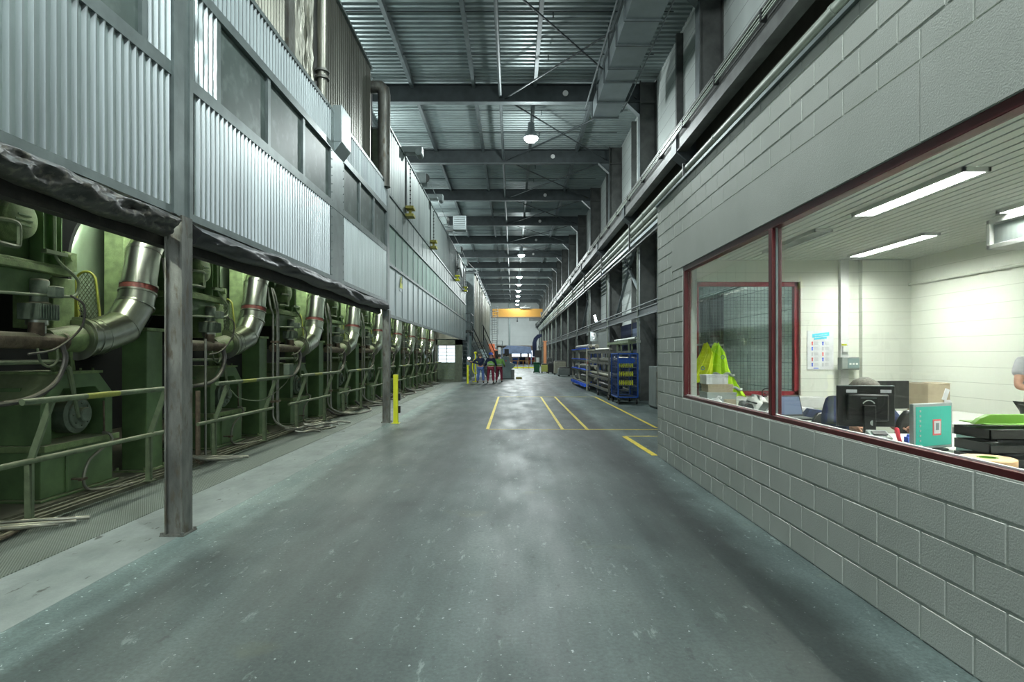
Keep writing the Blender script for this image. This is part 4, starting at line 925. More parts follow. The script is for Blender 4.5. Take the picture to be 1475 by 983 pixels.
mb = MB(); mb.obox((4.47,31.5,3.62),(.06,.16,.40),Euler((0,R(-15),0))); mb.bar((4.5,31.5,3.6),(4.6,31.5,3.4),.04); mb.build('housing','column',wl)
ld = bpy.data.lights.new('lamp_light','SPOT'); ld.energy = 160; ld.spot_size = R(150); ld.color = (.85,.95,1); lo = bpy.data.objects.new('lamp_light', ld); COL.objects.link(lo); lo.parent = wl; lo.location = (-.18,0,.05); lo.rotation_euler = (0,R(60),0)
# ceiling sprinkler discs on beams
for k in range(3, 10):
    y = BAYS[k]; mb = MB(); mb.lathe([(0,-.02),(.09,-.02),(.09,.0),(.10,.0),(.10,.05),(0,.05)], (1.9,y-.14,11.15), 'y', 18)
    mb.box(1.81,1.99,y-.168,y-.155,11.14,11.16)
    tag(mb.build('round_plate','white'), 'small round white plate on the %s roof beam' % ORD[k-3], 'plate', 'round plates on the roof beams')
# air duct
d = thing('air_duct', 'square grey air duct hanging under the roof on the right', 'air duct', (3.25, 14, 10.05))
x0, x1 = 2.82, 3.70
mb = MB(); mb.box(x0, x1, 5.0, 20.9, 10.07, 10.6); mb.build('duct_body','ductgrey',d)
for j, y in enumerate((20.9,19.6,18.15,17.3,16.0,14.8,13.6,12.3,10.9)):
    mb = MB(); mb.box(x0-.04,x1+.04,y-.03,y+.03,10.03,10.64); mb.build('flange','beam_light',d)
mb = MB(); [mb.bar((x,y,10.6),(x,y,11.5),.03) for x in (x0+.02,x1-.02) for y in (20.5,17.5,14.5,11.5)]; mb.build('hanger_rod','beam',d)
mb = MB(); mb.tube([(x0-.25,5,10.4),(x0-.25,20.9,10.4)],.03,8); mb.tube([(x1+.12,5,10.1),(x1+.12,18.5,10.1),(x1+.12,20.7,10.2),(x1-.1,20.7,10.2)],.02,8); mb.build('side_conduit','beam_light',d)

# ================================================================ FAR LEFT STRUCTURES
e = thing('ribbed_enclosure', 'tall pale ribbed enclosure far down the left side of the hall', 'enclosure', (-3.1, 46, 0))
mb = MB(); corr(mb, 45.5, 75.8, 2.3, 8.0, x=-3.25, pitch=3.0, d=.30); mb.build('ribbed_sheet','galv_old',e)
mb = MB(); mb.box(-7,-3.3,45.4,45.5,2.3,8.0); mb.box(-7,-2.9,45.4,75.8,7.95,8.05); MB().box(-3.3,-3.0,45.4,45.7,0,8).build('corner_post','trimsteel',e); mb.build('end_sheet','trimsteel',e); MB().box(-7,-2.95,75.7,75.8,0,8).build('end_sheet','trimsteel',e)
mb = MB(); mb.box(-3.2,-3.12,45.7,75.7,0,2.3); mb.build('base_wall','cab',e)
mb = MB(); 
for j in range(13): mb.box(-3.12,-2.85,46+j*2.3,46.3+j*2.3,7.9,8.35)
mb.tube([(-2.9,45.5,8.3),(-2.9,75.7,8.3)],.05,6); mb.build('edge_pipework','beam_light',e)
g = thing('control_cabin', 'grey steel cabin with railed platform between the two hoods', 'cabin', (-3.8, 40, 3))
mb = MB(); mb.box(-7,-3.55,41.0,45.3,2.8,7.4); mb.build('cabin_body','cab',g,bevel=.02)
mb = MB(); mb.box(-5,-2.75,38.7,41.0,3.2,3.3); mb.build('platform_floor','column',g)
mb = MB()
for z in (3.85,4.4): mb.tube([(-5,38.75,z),(-2.78,38.75,z),(-2.78,41,z)],.025,7)
for y in (38.75,39.9,41): mb.cyl((-2.78,y,3.3),(-2.78,y,4.4),.025,n=7)
mb.build('platform_railing','beam_light',g)
mb = MB(); [mb.box(-3.0+0*x,-2.9,y,y+.1,0,3.2) for x,y in ((0,38.8),(0,40.9))]; mb.box(-3.55,-3.45,38.8,38.9,0,3.2); mb.build('platform_post','beam_light',g)
mb = MB(); mb.tube([(-2.95,39.4,2.95),(-2.95,39.4,0)],.18,12); mb.build('round_tank','cab',g)
mb = MB(); [mb.box(-3.6,-2.95,38.85,38.95,.25+.28*j,.30+.28*j) for j in range(10)]; mb.build('rung','beam',g)
sg = emit('spot_glow', (.8,.9,1), 30)
t = thing('spot_lamp', 'small bright spot lamp near the far yellow bollard', 'lamp', (-2.9, 38.5, 1.5))
mb = MB(); mb.lathe([(0,-.02),(.07,-.01),(.08,.02)], (-2.88,38.5,1.45),'y',12); mb.build('glass', sg, t)
mb = MB(); mb.lathe([(.085,.0),(.07,.12),(0,.12)], (-2.88,38.5,1.45),'y',12); mb.bar((-2.88,38.6,1.45),(-2.88,38.82,1.45),.04); mb.build('housing','column',t)
# steel stair going down away from camera
s = thing('steel_stair', 'grey steel stair with tube handrails leading down beyond the cabin', 'stair', (-2.6, 42, 0))
a, b = Vector((-2.8,42.0,2.6)), Vector((-1.75,47.5,.0)); 
A2, B2 = Vector((-2.85,40.8,2.75)), Vector((-1.45,46.5,0))
mb = MB(); mb.bar((-2.9,42,2.65),(-1.9,45.5,.05),.06,.55); mb.bar((-2.1,42,2.65),(-1.1,45.5,.05),.06,.55); mb.build('stringer','cab_grey',s)
mb = MB()
for j in range(12):
    u = (j+.5)/12; c = Vector((-2.5,42,2.65)).lerp(Vector((-1.5,45.5,.05)),u); mb.obox(c,(.8,.28,.04))
mb.build('tread','beam_light',s)
mb = MB()
for x in (-2.9,-2.1):
    mb.tube([(x,41.0,3.75),(x,42,3.7),(x+1,45.5,1.1),(x+1,45.6,.1)],.035,8); mb.tube([(x,42,3.15),(x+1,45.5,.6)],.025,8); mb.cyl((x,42,2.7),(x,42,3.7),.03,n=8)
mb.build('handrail','blackp',s)
# ladder tower
l = thing('caged_ladder', 'tall caged ladder rising to the crane at the far left', 'ladder', (-2.7, 78, 0))
mb = MB()
for x in (-2.75,-2.1): mb.cyl((x,78,2.5),(x,78,8.0),.04,n=6)
for j in range(18): mb.cyl((-2.75,78,2.7+j*.3),(-2.1,78,2.7+j*.3),.025,n=6)
mb.build('ladder_rails','column',l)
mb = MB()
for j in range(7): 
    z = 4.4+j*.6; mb.tube([(-2.85,78,z),(-2.9,77.5,z),(-2.4,77.2,z),(-1.95,77.5,z),(-2.0,78,z)],.025,6)
for x,y in ((-2.9,77.5),(-2.4,77.2),(-1.95,77.5)): mb.cyl((x,y,4.4),(x,y,8.0),.02,n=6)
mb.build('safety_cage','beam_light',l)
mb = MB(); mb.box(-3.0,-1.3,76,78,2.4,2.55); [mb.tube([(-2.9,76.1,z),(-1.4,76.1,z),(-1.4,77.9,z)],.03,6) for z in (3.0,3.5)]; [mb.cyl((x,y,2.5),(x,y,3.5),.03,n=6) for x,y in ((-2.9,76.1),(-2.1,76.1),(-1.4,76.1),(-1.4,77.9))]; [mb.box(x-.06,x+.06,y-.06,y+.06,0,2.4) for x,y in ((-2.9,76.1),(-1.4,76.1),(-2.9,77.8),(-1.4,77.8))]; mb.build('landing','beam_light',l)
r = thing('red_machine', 'orange red machine part under the ladder landing', 'machine', (-2.4, 70, 0))
mb = MB(); mb.box(-3.0,-1.6,70,71.5,0,.9); mb.prism([(-3.0,.9),(-1.7,.9),(-1.9,2.3),(-2.6,2.5)],'y',70.1,71.4); mb.box(-2.9,-2.2,70.2,71,2.3,3.0); mb.build('body','orange',r,bevel=.03)
mb = MB(); mb.box(-2.1,-1.8,69.8,70.1,.2,2.2); mb.box(-2.7,-2.4,69.9,70.1,1.4,2.0); mb.build('column_part','blackp',r)
mb = MB(); mb.box(-1.75,-1.45,69.6,69.75,.4,2.6); [mb.box(-1.76,-1.44,69.58,69.76,.6+.5*j,.8+.5*j) for j in range(4)]; mb.build('striped_post','white',r)
# blue-grey canopy and far items
c = thing('tarp_canopy', 'blue grey canopy roof at the far end under the white wall', 'canopy', (1, 100, 2))
mb = MB(); mb.prism([(-2.1,1.9),(3.2,1.9),(3.2,2.1),(3.0,3.1),(-.9,3.3),(-1.6,2.9),(-2.2,2.4)],'y',100,104); mb.build('tarp','tarp',c,bevel=.05)
mb = MB(); [mb.box(x-.08,x+.08,100.3,100.5,0,1.95) for x in (-2.0,3.1)]; mb.build('post','tarp',c)
c = thing('curved_chute', 'dark blue curved chute at the far right wall', 'chute', (3.6, 90, 2))
pf = [(3.0+0.0,1.4),(3.0,3.6),(3.2,4.3),(3.7,4.8),(4.4,4.9),(4.4,4.5),(3.85,4.2),(3.6,3.7),(3.6,1.4)]
mb = MB(); n=len(pf); V0=[(a,90,b) for a,b in pf]+[(a,91.5,b) for a,b in pf]; q=[(0,1,7,8),(1,2,6,7),(2,3,5,6),(3,4,5)]
mb.add(V0, q+[tuple(n+k for k in f[::-1]) for f in q]+[(i,(i+1)%n,n+(i+1)%n,n+i) for i in range(n)]); mb.build('chute_body','navy',c)
mb = MB(); mb.box(3.3,4.3,89.6,91.2,1.3,2.4); mb.build('drive_box','blackp',c,bevel=.03)
mb = MB(); [mb.box(x-.05,x+.05,90.2,90.3,0,1.4) for x in (3.4,4.2)]; mb.build('leg','blackp',c)
c = thing('orange_column', 'orange lit pillar at the far end of the right wall', 'pillar', (4.1, 76, 0)); mb = MB(); mb.box(3.95,4.3,76,76.3,0,3.4); mb.box(3.85,4.4,75.9,76.4,0,.1); mb.box(3.85,4.4,75.9,76.4,3.4,3.5); mb.build('pillar_body','orange_col',c,bevel=.01)
c = thing('yellow_barrier', 'low yellow guard barrier across the far end of the hall', 'barrier', (1.4, 72, 0))
mb = MB(); mb.box(-.2,3.0,72,72.1,.05,.22); mb.build('bottom_board','yellow',c)
mb = MB(); mb.box(-.2,2.6,72,72.05,.95,1.0); [mb.box(x,x+.06,71.98,72.06,0,1.0) for x in (-.2,.5,1.2,1.9,2.6)]; mb.build('railing',M['crane'],c)
# ================================================================ CONTROL CABINET
c = thing('control_desk', 'grey blue control desk cabinet with slanted panel and small screen', 'control desk', (-.35, 41.8, 0))
mb = MB(); mb.prism([(-.80,0),(-.80,1.45),(-.62,1.60),(-.30,1.55),(-.22,1.15),(.14,1.0),(.16,.88),(-.12,.66),(-.12,0)],'y',41.8,43.0); mb.build('cabinet_body','cab',c,bevel=.02)
mb = MB(); mb.box(-.12,.10,42.0,42.9,0,.62); mb.build('side_box','cab_grey',c,bevel=.01)
mb = MB(); mb.box(-.62,-.30,42.1,42.5,1.62,2.1); mb.box(-.5,-.42,42.2,42.3,1.5,1.62); mb.build('screen','blackp',c,bevel=.02)
mb = MB(); mb.lathe([(0,-.02),(.05,-.02),(.05,0)],(-.5,41.8,1.25),'y',10); mb.build('stop_button','redtool',c)
mb = MB(); mb.box(.20,.62,41.0,41.4,0,.14); tag(mb.build('step_block',plain('dull_yellow',(.50,.46,.15),.6),bevel=.02), 'small yellow step block on the floor beside the control desk', 'step block')

# ================================================================ PEOPLE
def worker(label, x, y, jacket, trousers, helmet=None, hairm='hair', lean=0, arms='reach', scale=1.0, vest=False):
    t = thing('person', label, 'person', (x, y, 0)); s_ = scale
    def P(a, b, c, r, r2=None): return (x+(a*1.08+lean*max(0,(c-.95))*.35)*s_, y+b*s_, c*s_, r*s_*1.12, (r2 or r)*s_*1.12)
    if arms == 'reach':
        hL, eL = (-.66,-.02,1.30), (-.42,.02,1.22); hR, eR = (-.50,-.18,1.26), (-.10,-.20,1.14)
    else:
        hL, eL = (-.34,.22,1.02), (-.29,.02,1.10); hR, eR = (.30,.20,1.02), (.29,.0,1.10)
    fy = .03
    body = [P(0,0,.96,.13,.10),P(0,0,1.15,.125,.09),P(0,.01,1.34,.15,.10),P(0,.0,1.48,.06,.055),P(0,.02,1.56,.07,.085),P(0,.02,1.66,.078,.095),P(0,.01,1.74,.055,.07),
            P(-.19,0,1.42,.055),P(*eL,.042),P(*hL,.03), P(.19,0,1.42,.055),P(*eR,.042),P(*hR,.03),
            P(-.10,0,.90,.085),P(-.13,.02,.50,.058),P(-.16,0,.09,.042),P(-.17,.14,.045,.035), P(.10,0,.90,.085),P(.13,.02,.50,.058),P(.15,-.02,.09,.042),P(.16,.12,.045,.035)]
    ed = [(0,1),(1,2),(2,3),(3,4),(4,5),(5,6),(2,7),(7,8),(8,9),(2,10),(10,11),(11,12),(0,13),(13,14),(14,15),(15,16),(0,17),(17,18),(18,19),(19,20)]
    skin('body', body, ed, 'skin', t)
    def hand(h, e_):
        h = Vector(P(*h,.03)[:3]); e_ = Vector(P(*e_,.03)[:3]); d = (h-e_).normalized(); sd = d.cross(Vector((0,0,1))).normalized(); mb = MB()
        for j, L in enumerate((.085,.095,.09,.07)):
            o = h+d*.02+sd*(.03-.02*j); mb.tube([o, o+d*L*.55, o+d*L*.9+Vector((0,0,-.03))], [.010,.009,.007], 7)
        mb.tube([h+sd*.03, h+sd*.055+d*.04, h+sd*.055+d*.07], [.012,.010,.008], 7); mb.tube([h-d*.03,h+d*.05],[.03,.034],8)
        mb.build('hand','skin',t)
    hand(hL,eL); hand(hR,eR)
    ho = Vector(P(0,.02,1.66,1)[:3])
    g = 1.22
    jk = [P(0,0,.98,.165,.125),P(0,0,1.15,.155,.12),P(0,.01,1.33,.175,.13),P(0,0,1.47,.075,.075), P(-.19,0,1.41,.075),P(*eL,.058),P(hL[0]*.93+eL[0]*.07,hL[1],hL[2],.042),P(.19,0,1.41,.075),P(*eR,.058),P(hR[0]*.9+eR[0]*.1,hR[1],hR[2],.042)]
    skin('jacket' , jk, [(0,1),(1,2),(2,3),(2,4),(4,5),(5,6),(2,7),(7,8),(8,9)], jacket, t)
    if vest:
        skin('vest', [P(0,0,.97,.19,.15),P(0,0,1.15,.18,.145),P(0,.0,1.36,.20,.15)], [(0,1),(1,2)], 'vest', t)
        mb = MB(); c = Vector(P(0,0,1.12,1)[:3]); mb.lathe([(.19*s_,-.03),(.195*s_,.0),(.19*s_,.03)], c, 'z', 20); mb.build('reflective_band','reflect',t)
    tr = [P(0,0,.96,.15,.115),P(-.10,0,.88,.105),P(-.13,.02,.50,.078),P(-.16,0,.12,.065),P(.10,0,.88,.105),P(.13,.02,.50,.078),P(.15,-.02,.12,.065)]
    skin('trousers', tr, [(0,1),(1,2),(2,3),(0,4),(4,5),(5,6)], trousers, t)
    mb = MB()
    for a, b in ((-.165,.05),(.155,.03)):
        c = Vector(P(a,b,.05,1)[:3]); mb.tube([c+Vector((0,-.11,-.0)),c+Vector((0,-.05,.02)),c+Vector((0,.08,.0)),c+Vector((0,.16,-.015))], [.042,.05,.045,.03], 10)
    mb.build('shoe','shoe',t)
    mb = MB(); c = ho
    if helmet:
        mb.lathe([(.165,-.0),(.135,.01),(.13,.05),(.10,.10),(.05,.128),(0,.135)], c+Vector((0,0,.03)), 'z', 20); mb.build('helmet',helmet,t)
    else:
        mb.lathe([(.105,-.07),(.112,-.01),(.105,.05),(.07,.10),(0,.12)], c+Vector((0,-.01,.0)), 'z', 16); mb.build('hair',hairm,t)
    # face: nose, eyes and ears (face looks away from the hall camera, to +y)
    mb = MB(); mb.tube([c+Vector((0,.10,.02)),c+Vector((0,.135,-.02))],[.012,.018],8); [mb.tube([c+Vector((q*.095,.0,-.03)),c+Vector((q*.11,.0,.02))],[.018,.02],8) for q in (-1,1)]; mb.build('nose_and_ears','skin',t)
    mb = MB(); [mb.tube([c+Vector((q*.035,.095,.012)),c+Vector((q*.035,.108,.012))],[.014,.01],8) for q in (-1,1)]; mb.build('eyes','blackp',t)
    return t
worker('person in navy sweater and blue jeans reaching out with one arm, back turned', -1.92, 35.0, 'navy', 'jeans', lean=-.10, arms='reach')
worker('person in blue helmet and green vest with dark red trousers', -1.32, 34.9, 'navy', 'redtr', 'helmet_blue', arms='down', vest=True)
worker('person in green vest and dark red trousers standing next to the control desk', -.85, 36.2, 'vest', 'redtr', arms='down', vest=True, scale=.97)
# bollards
def bollard(x, y, h, lb, extra):
    t = thing('bollard', lb, 'bollard', (x, y, 0)); mb = MB()
    mb.box(x-.055, x+.055, y-.05, y+.05, .01, h); mb.build('post','yellow',t,bevel=.006)
    mb = MB(); mb.box(x-.09,x+.09,y-.09,y+.09,0,.012); mb.build('base_plate','yellow',t)
    mb = MB()
    for j in range(3): mb.box(x+.055,x+.10,y-.0,y+.10,.25+j*.3,.42+j*.3)
    mb.build('side_clamp','blackp',t,bevel=.006)
bollard(-2.84, 14.3, 1.18, 'yellow square bollard nearer the camera beside the steel post', 1)
bollard(-2.65, 34.6, 1.08, 'yellow bollard far away at the end of the smooth hood', 0)
h = thing('hose_stand', 'yellow hose stand with looped yellow hose beside the far bollard', 'hose stand', (-2.32, 36.5, 0))
mb = MB(); mb.cyl((-2.32,36.5,0),(-2.32,36.5,1.75),.04,n=10); mb.box(-2.5,-2.14,36.3,36.7,0,.04); mb.lathe([(0,.09),(.09,.05),(.1,0),(.09,-.05),(0,-.09)],(-2.32,36.5,1.8),'z',12); mb.build('stand','yellow',h)
mb = MB(); [mb.tube([(-2.32+math.sin(a)*rr,36.42,.95+math.cos(a)*.45) for a in [2*math.pi*j/20 for j in range(21)]],.025,7) for rr in (.16,.20)]; mb.build('hose','yellow',h)
tag(MB().box(-3.0,-2.78,38.2,38.4,0,1.35).box(-3.02,-2.76,38.18,38.42,1.35,1.39).build('switch_cabinet','cab'), 'narrow grey cabinet behind the far bollard', 'cabinet')

# ================================================================ RIGHT SIDE : CAGE TROLLEY, RACKS
M['blue_dark'] = mat('dark_blue_wire', (.01,.045,.18), .5, .2, .15, 6)
c = thing('cage_trolley', 'blue wire cage trolley on casters with yellow tools inside', 'cage trolley', (3.85, 20.4, 0))
x0,x1,y0,y1,z0,z1 = 3.50,4.20,19.75,21.1,.22,1.72; w_ = .04
mb = MB()
for x in (x0,x1-w_):
    for y in (y0,y1-w_): mb.box(x,x+w_,y,y+w_,z0,z1)
for z in (z0,z1-w_):
    for y in (y0,y1-w_): mb.box(x0,x1,y,y+w_,z,z+w_)
    for x in (x0,x1-w_): mb.box(x,x+w_,y0,y1,z,z+w_)
mb.build('cage_frame','blue',c,bevel=.004)
def mesh_panel(kind):
    mb = MB()
    if kind == 'front':
        for j in range(14): mb.box(x0+.05*j+.02,x0+.05*j+.024,y0+.01,y0+.016,z0,z1)
        for j in range(15): mb.box(x0,x1,y0+.008,y0+.014,z0+.1*j,z0+.1*j+.004)
    else:
        X = x0+.01 if kind == 'left' else x1-.02
        for j in range(27): mb.box(X,X+.004,y0+.05*j,y0+.05*j+.0035,z0,z1)
        for j in range(15): mb.box(X,X+.004,y0,y1,z0+.1*j,z0+.1*j+.004)
    mb.build('mesh_panel','blue_dark',c)
for k in ('front','left','right'): mesh_panel(k)
mb = MB(); mb.box(x0+.04,x1-.04,y0+.04,y1-.04,z0,z0+.03); mb.box(x0+.04,x1-.04,y0+.15,y1-.04,.62,.64); mb.box(x0+.04,x1-.04,y0+.15,y1-.04,.92,.94); mb.box(x0+.04,x1-.04,y0+.15,y1-.04,1.22,1.24); mb.build('shelf','column',c)
mb = MB(); mb.prism([(x0+.05,1.38),(x1-.16,1.38),(x1-.10,1.46),(x1-.16,1.56),(x0+.05,1.56)],'y',y0+.02,y0+.035); mb.build('blue_plate','blue',c)
for (x,y) in ((x0+.05,y0+.06),(x1-.05,y0+.06),(x0+.05,y1-.06),(x1-.05,y1-.06)):
    mb = MB(); mb.lathe([(0,-.025),(.075,-.025),(.085,-.01),(.085,.01),(.075,.025),(0,.025)],(x,y,.085),'x',16); mb.box(x-.035,x-.028,y-.03,y+.03,.08,.22); mb.box(x+.028,x+.035,y-.03,y+.03,.08,.22); mb.box(x-.05,x+.05,y-.05,y+.05,.20,.22); mb.build('caster','blackp',c)
for r_, z in enumerate((.65,.95,1.25)):
    if r_ == 2: z = 1.02
    z = (.64,.94,1.24)[r_]
    for j in range(8):
        x = x0+.10+.062*j; t = thing('yellow_tool', 'small yellow handled tool on the %s shelf of the blue cage trolley' % ('lower','middle','upper')[r_], 'tool', (x, y0+.2, z), 'yellow handled tools in the cage trolley')
        mb = MB(); mb.box(x-.016,x+.016,y0+.16,y0+.20,z+.0,z+.16); mb.box(x-.024,x+.024,y0+.155,y0+.205,z+.05,z+.10); mb.build('handle','yellow',t)
        mb = MB(); mb.box(x-.02,x+.02,y0+.17,y0+.5,z,z+.035); mb.build('tool_body','blackp',t)
mb = MB(); mb.tube([(x1-.1,y0-.01,1.3),(x1-.16,y0-.02,1.0),(x1-.02,y0-.015,.95)],.012,7); 
def rack(lb, x0, x1, y0, y1, zs, mt, pads, h, castersp=False, name='roll_rack'):
    t = thing(name, lb, 'rack', ((x0+x1)/2,(y0+y1)/2,0)); zb = .22 if castersp else 0
    n = 2
    for j in range(n+1):
        y = y0+(y1-y0)*j/n
        for x in (x0,x1):
            mb = MB(); mb.box(x-.03,x+.03,y-.03,y+.03,zb,h); mb.build('upright',mt,t)
    for z in zs:
        mb = MB(); mb.box(x0-.03,x0+.03,y0,y1,z,z+.09); mb.box(x1-.03,x1+.03,y0,y1,z,z+.09); 
        for j in range(n+1): y = y0+(y1-y0)*j/n; mb.box(x0,x1,y-.025,y+.025,z+.01,z+.07)
        mb.build('shelf_beam',mt,t)
    if pads:
        for z in pads:
            mb = MB()
            for j in range(10): y = y0+.2+(y1-y0-.4)*j/9; mb.box(x0-.08,x0+.10,y-.22,y+.22,z+.09,z+.13) if z > .5 else mb.box(x0-.12,x0+.12,y-.16,y+.16,z-.12,z+.02)
            mb.build('blue_pad','blue_b',t)
    if castersp:
        for x in (x0,x1):
            for y in (y0+.1,(y0+y1)/2,y1-.1):
                mb = MB(); mb.lathe([(0,-.03),(.09,-.03),(.10,0),(.09,.03),(0,.03)],(x,y,.10),'x',14); mb.box(x-.04,x+.04,y-.04,y+.04,.18,.22); mb.box(x-.04,x-.033,y-.03,y+.03,.1,.2); mb.build('caster','blackp',t)
    return t
rack('long beige rack with bright blue pads standing beyond the blue cage', 3.45, 4.15, 27.6, 34.0, (.28,.85,1.35,1.85), 'beige', (.28,.85,1.35,1.85), 1.98)
rack('dark wheeled rack with metal rolls between the cage and the beige rack', 3.50, 4.25, 21.5, 27.2, (.30,.72,1.3,1.72), 'post', None, 1.80, True)
rack('tall green grey frame rack standing against the wall columns behind the rolls', 4.32, 4.92, 22.0, 26.8, (.3,1.3,2.12), 'rail', None, 2.25)
for i, (x, z, y0_, y1_, m, rr) in enumerate(((3.62,.88,21.6,27.0,'beige',.07),(3.9,.90,21.6,27.0,'steel',.08),(3.62,1.47,21.6,26.8,'conduit',.08),(4.0,1.47,21.6,26.8,'conduit',.08),(3.8,1.88,23,27,'conduit',.07),(4.62,2.28,22.1,26.6,'pipe_light',.07),(4.62,1.50,22.1,26.6,'conduit',.10),(3.7,.47,21.7,27,'blackp',.08),(3.95,.47,21.7,27,'blackp',.08))):
    mb = MB(); mb.tube([(x,y0_,z),(x,y1_,z)],rr,14); mb.tube([(x,y0_-.15,z),(x,y1_+.15,z)],.03,8)
    tag(mb.build('metal_roll',m), ('dark','pale','grey','long','thin','white','heavy','black','lower')[i]+' long roll lying on the %s' % ('wheeled rack' if x < 4.3 else 'tall green grey rack')+', number %s' % ORD[i].replace('nearest','first'), 'roll', 'long rolls on the racks')
for i, (x, z) in enumerate(((3.62,.49),(3.95,.49),(3.62,1.07),(3.95,1.07),(3.65,2.07),(3.98,2.07))):
    mb = MB(); mb.tube([(x,28,z),(x,33.6,z)],.11,14); mb.tube([(x,27.8,z),(x,33.8,z)],.03,8)
    tag(mb.build('felt_roll','beige'), 'beige long roll on the rack with blue pads, %s' % ('lowest level near side','lowest level wall side','second level near side','second level wall side','top near side','top wall side')[i], 'roll', 'beige rolls on the padded rack')
for i in range(4):
    y = 28.6+i*1.1; mb = MB(); mb.box(4.25,4.32,y,y+.5,.85,1.8); mb.box(4.22,4.35,y-.03,y+.53,1.75,1.82); mb.box(4.2,4.38,y+.1,y+.4,0,.85)
    tag(mb.build('blue_cover','blue_b' if i % 2 else 'blue'), 'blue cover sheet hanging behind the beige rack, %s' % ORD[i], 'cover', 'blue covers behind the rack')
# grey cabinets near the office corner
t = thing('steel_cabinet', 'grey steel cabinet between the cage trolley and the office corner', 'cabinet', (4.6, 18.2, 0))
mb = MB(); mb.box(4.35,5.0,18.0,18.9,.06,1.30); mb.build('cabinet_body','cab_grey',t,bevel=.01)
mb = MB(); mb.box(4.38,4.97,17.975,18.0,.10,1.26); mb.build('door','beige',t,bevel=.006)
mb = MB(); mb.box(4.45,4.47,17.95,17.975,.6,.8); mb.build('handle','blackp',t)
mb = MB(); mb.box(4.38,4.97,18.03,18.9,0,.06); mb.build('plinth','blackp',t)
t = thing('tool_bench', 'low grey bench with dark shelves and a red item beside the steel cabinet', 'bench', (4.7, 17.0, 0))
mb = MB(); mb.box(4.3,5.1,15.4,17.7,1.16,1.24); mb.build('bench_top','cab_grey',t)
mb = MB(); [mb.box(x,x+.05,y,y+.05,0,1.16) for x in (4.32,5.03) for y in (15.45,17.6)]; mb.build('leg','cab_grey',t)
mb = MB(); mb.box(4.35,5.05,15.5,17.6,.35,.38); mb.box(4.35,5.05,15.5,17.6,.75,.78); mb.build('shelf','column',t)
mb = MB(); mb.box(4.45,4.8,16.9,17.4,.78,.98); mb.box(4.55,4.7,17.0,17.3,.98,1.02); tag(mb.build('red_box','redtool',bevel=.01), 'red box on the shelf of the low grey bench', 'box')
# dark window / door panel in lower right wall
t = thing('door_1', 'dark blue door with a small pane in the wall behind the tall rack', 'door', (5.05, 24, 0)); t['kind'] = 'structure'
mb = MB(); mb.box(5.03,5.09,22.0,27.5,0,3.0); mb.build('door_leaf','navy',t)
mb = MB(); mb.box(5.015,5.03,22.6,24.8,2.25,2.75); mb.build('pane','tarp',t)
t = thing('number_board', 'grey wall board with a white number 9 sign between two columns', 'wall board', (4.7, 31, 0))
mb = MB(); mb.box(4.62,4.68,28.6,34.8,0.05,3.0); mb.box(4.60,4.70,28.55,34.85,0,.05); mb.build('board','cab_grey',t)
def text(name, body, size, loc, rot, m, parent=None, ex=.004):
    cu = bpy.data.curves.new(name, 'FONT'); cu.body = body; cu.size = size; cu.extrude = ex; cu.offset = size*.02; cu.align_x = 'CENTER'; cu.align_y = 'CENTER'
    o = bpy.data.objects.new(name, cu); COL.objects.link(o); dg = bpy.context.evaluated_depsgraph_get(); dg.update()
    me = bpy.data.meshes.new_from_object(o.evaluated_get(dg)); bpy.data.objects.remove(o); me.materials.clear(); me.materials.append(M[m]); o = bpy.data.objects.new(name, me); COL.objects.link(o)
    o.location = Vector(loc)-Vector(parent.get('_o',(0,0,0))) if parent else loc; o.rotation_euler = rot
    if parent: o.parent = parent
    return o
MB().box(4.22,4.62,32.2,32.23,2.42,2.92).build('sign_plate','cab_grey',t)
text('number_sign', '9', .52, (4.42,32.19,2.67), (R(90),0,0), 'white', t, .012)
# wheelie bin and clutter far right
t = thing('wheelie_bin', 'dark green wheelie bin far down the right side', 'bin', (2.2, 54.5, 0))
mb = MB(); mb.add([(1.95,54.3,.06),(2.42,54.3,.06),(2.42,54.8,.06),(1.95,54.8,.06),(1.88,54.2,.92),(2.48,54.2,.92),(2.48,54.9,.92),(1.88,54.9,.92)],[(0,1,2,3),(4,5,6,7),(0,1,5,4),(1,2,6,5),(2,3,7,6),(3,0,4,7)]); mb.build('bin_body','greenbin',t,bevel=.02)
mb = MB(); mb.prism([(1.84,.92),(2.52,.92),(2.48,1.0),(1.88,1.0)],'y',54.15,54.95); mb.build('lid','greenbin',t,bevel=.01)
mb = MB(); [mb.lathe([(0,-.03),(.1,-.03),(.1,.03),(0,.03)],(x,54.8,.1),'x',14) for x in (1.92,2.45)]; mb.build('wheel','blackp',t)
for (x,y,w2,h2,m,nm,lb) in ((2.95,55,.6,.75,plain('dull_lime',(.45,.48,.12),.6),'drum_crate','yellow green crate beside the wheelie bin'),(3.4,53,.5,.9,'blackp','black_trolley','black trolley beside the yellow green crate'),(4.0,50,1.0,1.1,'beige','pallet_machine','beige low machine near the far right columns'),(3.6,58,.5,1.3,'column','far_cabinet','dark cabinet beyond the wheelie bin'),(4.0,46,.9,.6,'cab_grey','grey_crate','grey crate at the foot of a far right column')):
    t = thing(nm, lb, 'equipment', (x,y,0)); mb = MB(); mb.box(x-w2/2,x+w2/2,y,y+.8,.1,h2); mb.build('body',m,t,bevel=.03)
    mb = MB(); [mb.box(a-.05,a+.05,y+.05,y+.15,0,.1) for a in (x-w2/2+.06,x+w2/2-.06)]; [mb.box(a-.05,a+.05,y+.65,y+.75,0,.1) for a in (x-w2/2+.06,x+w2/2-.06)]; mb.build('foot','blackp',t)
    mb = MB(); mb.box(x-w2/2+.05,x+w2/2-.05,y+.1,y+.7,h2,h2+.12); mb.build('top_cover','column',t,bevel=.02)
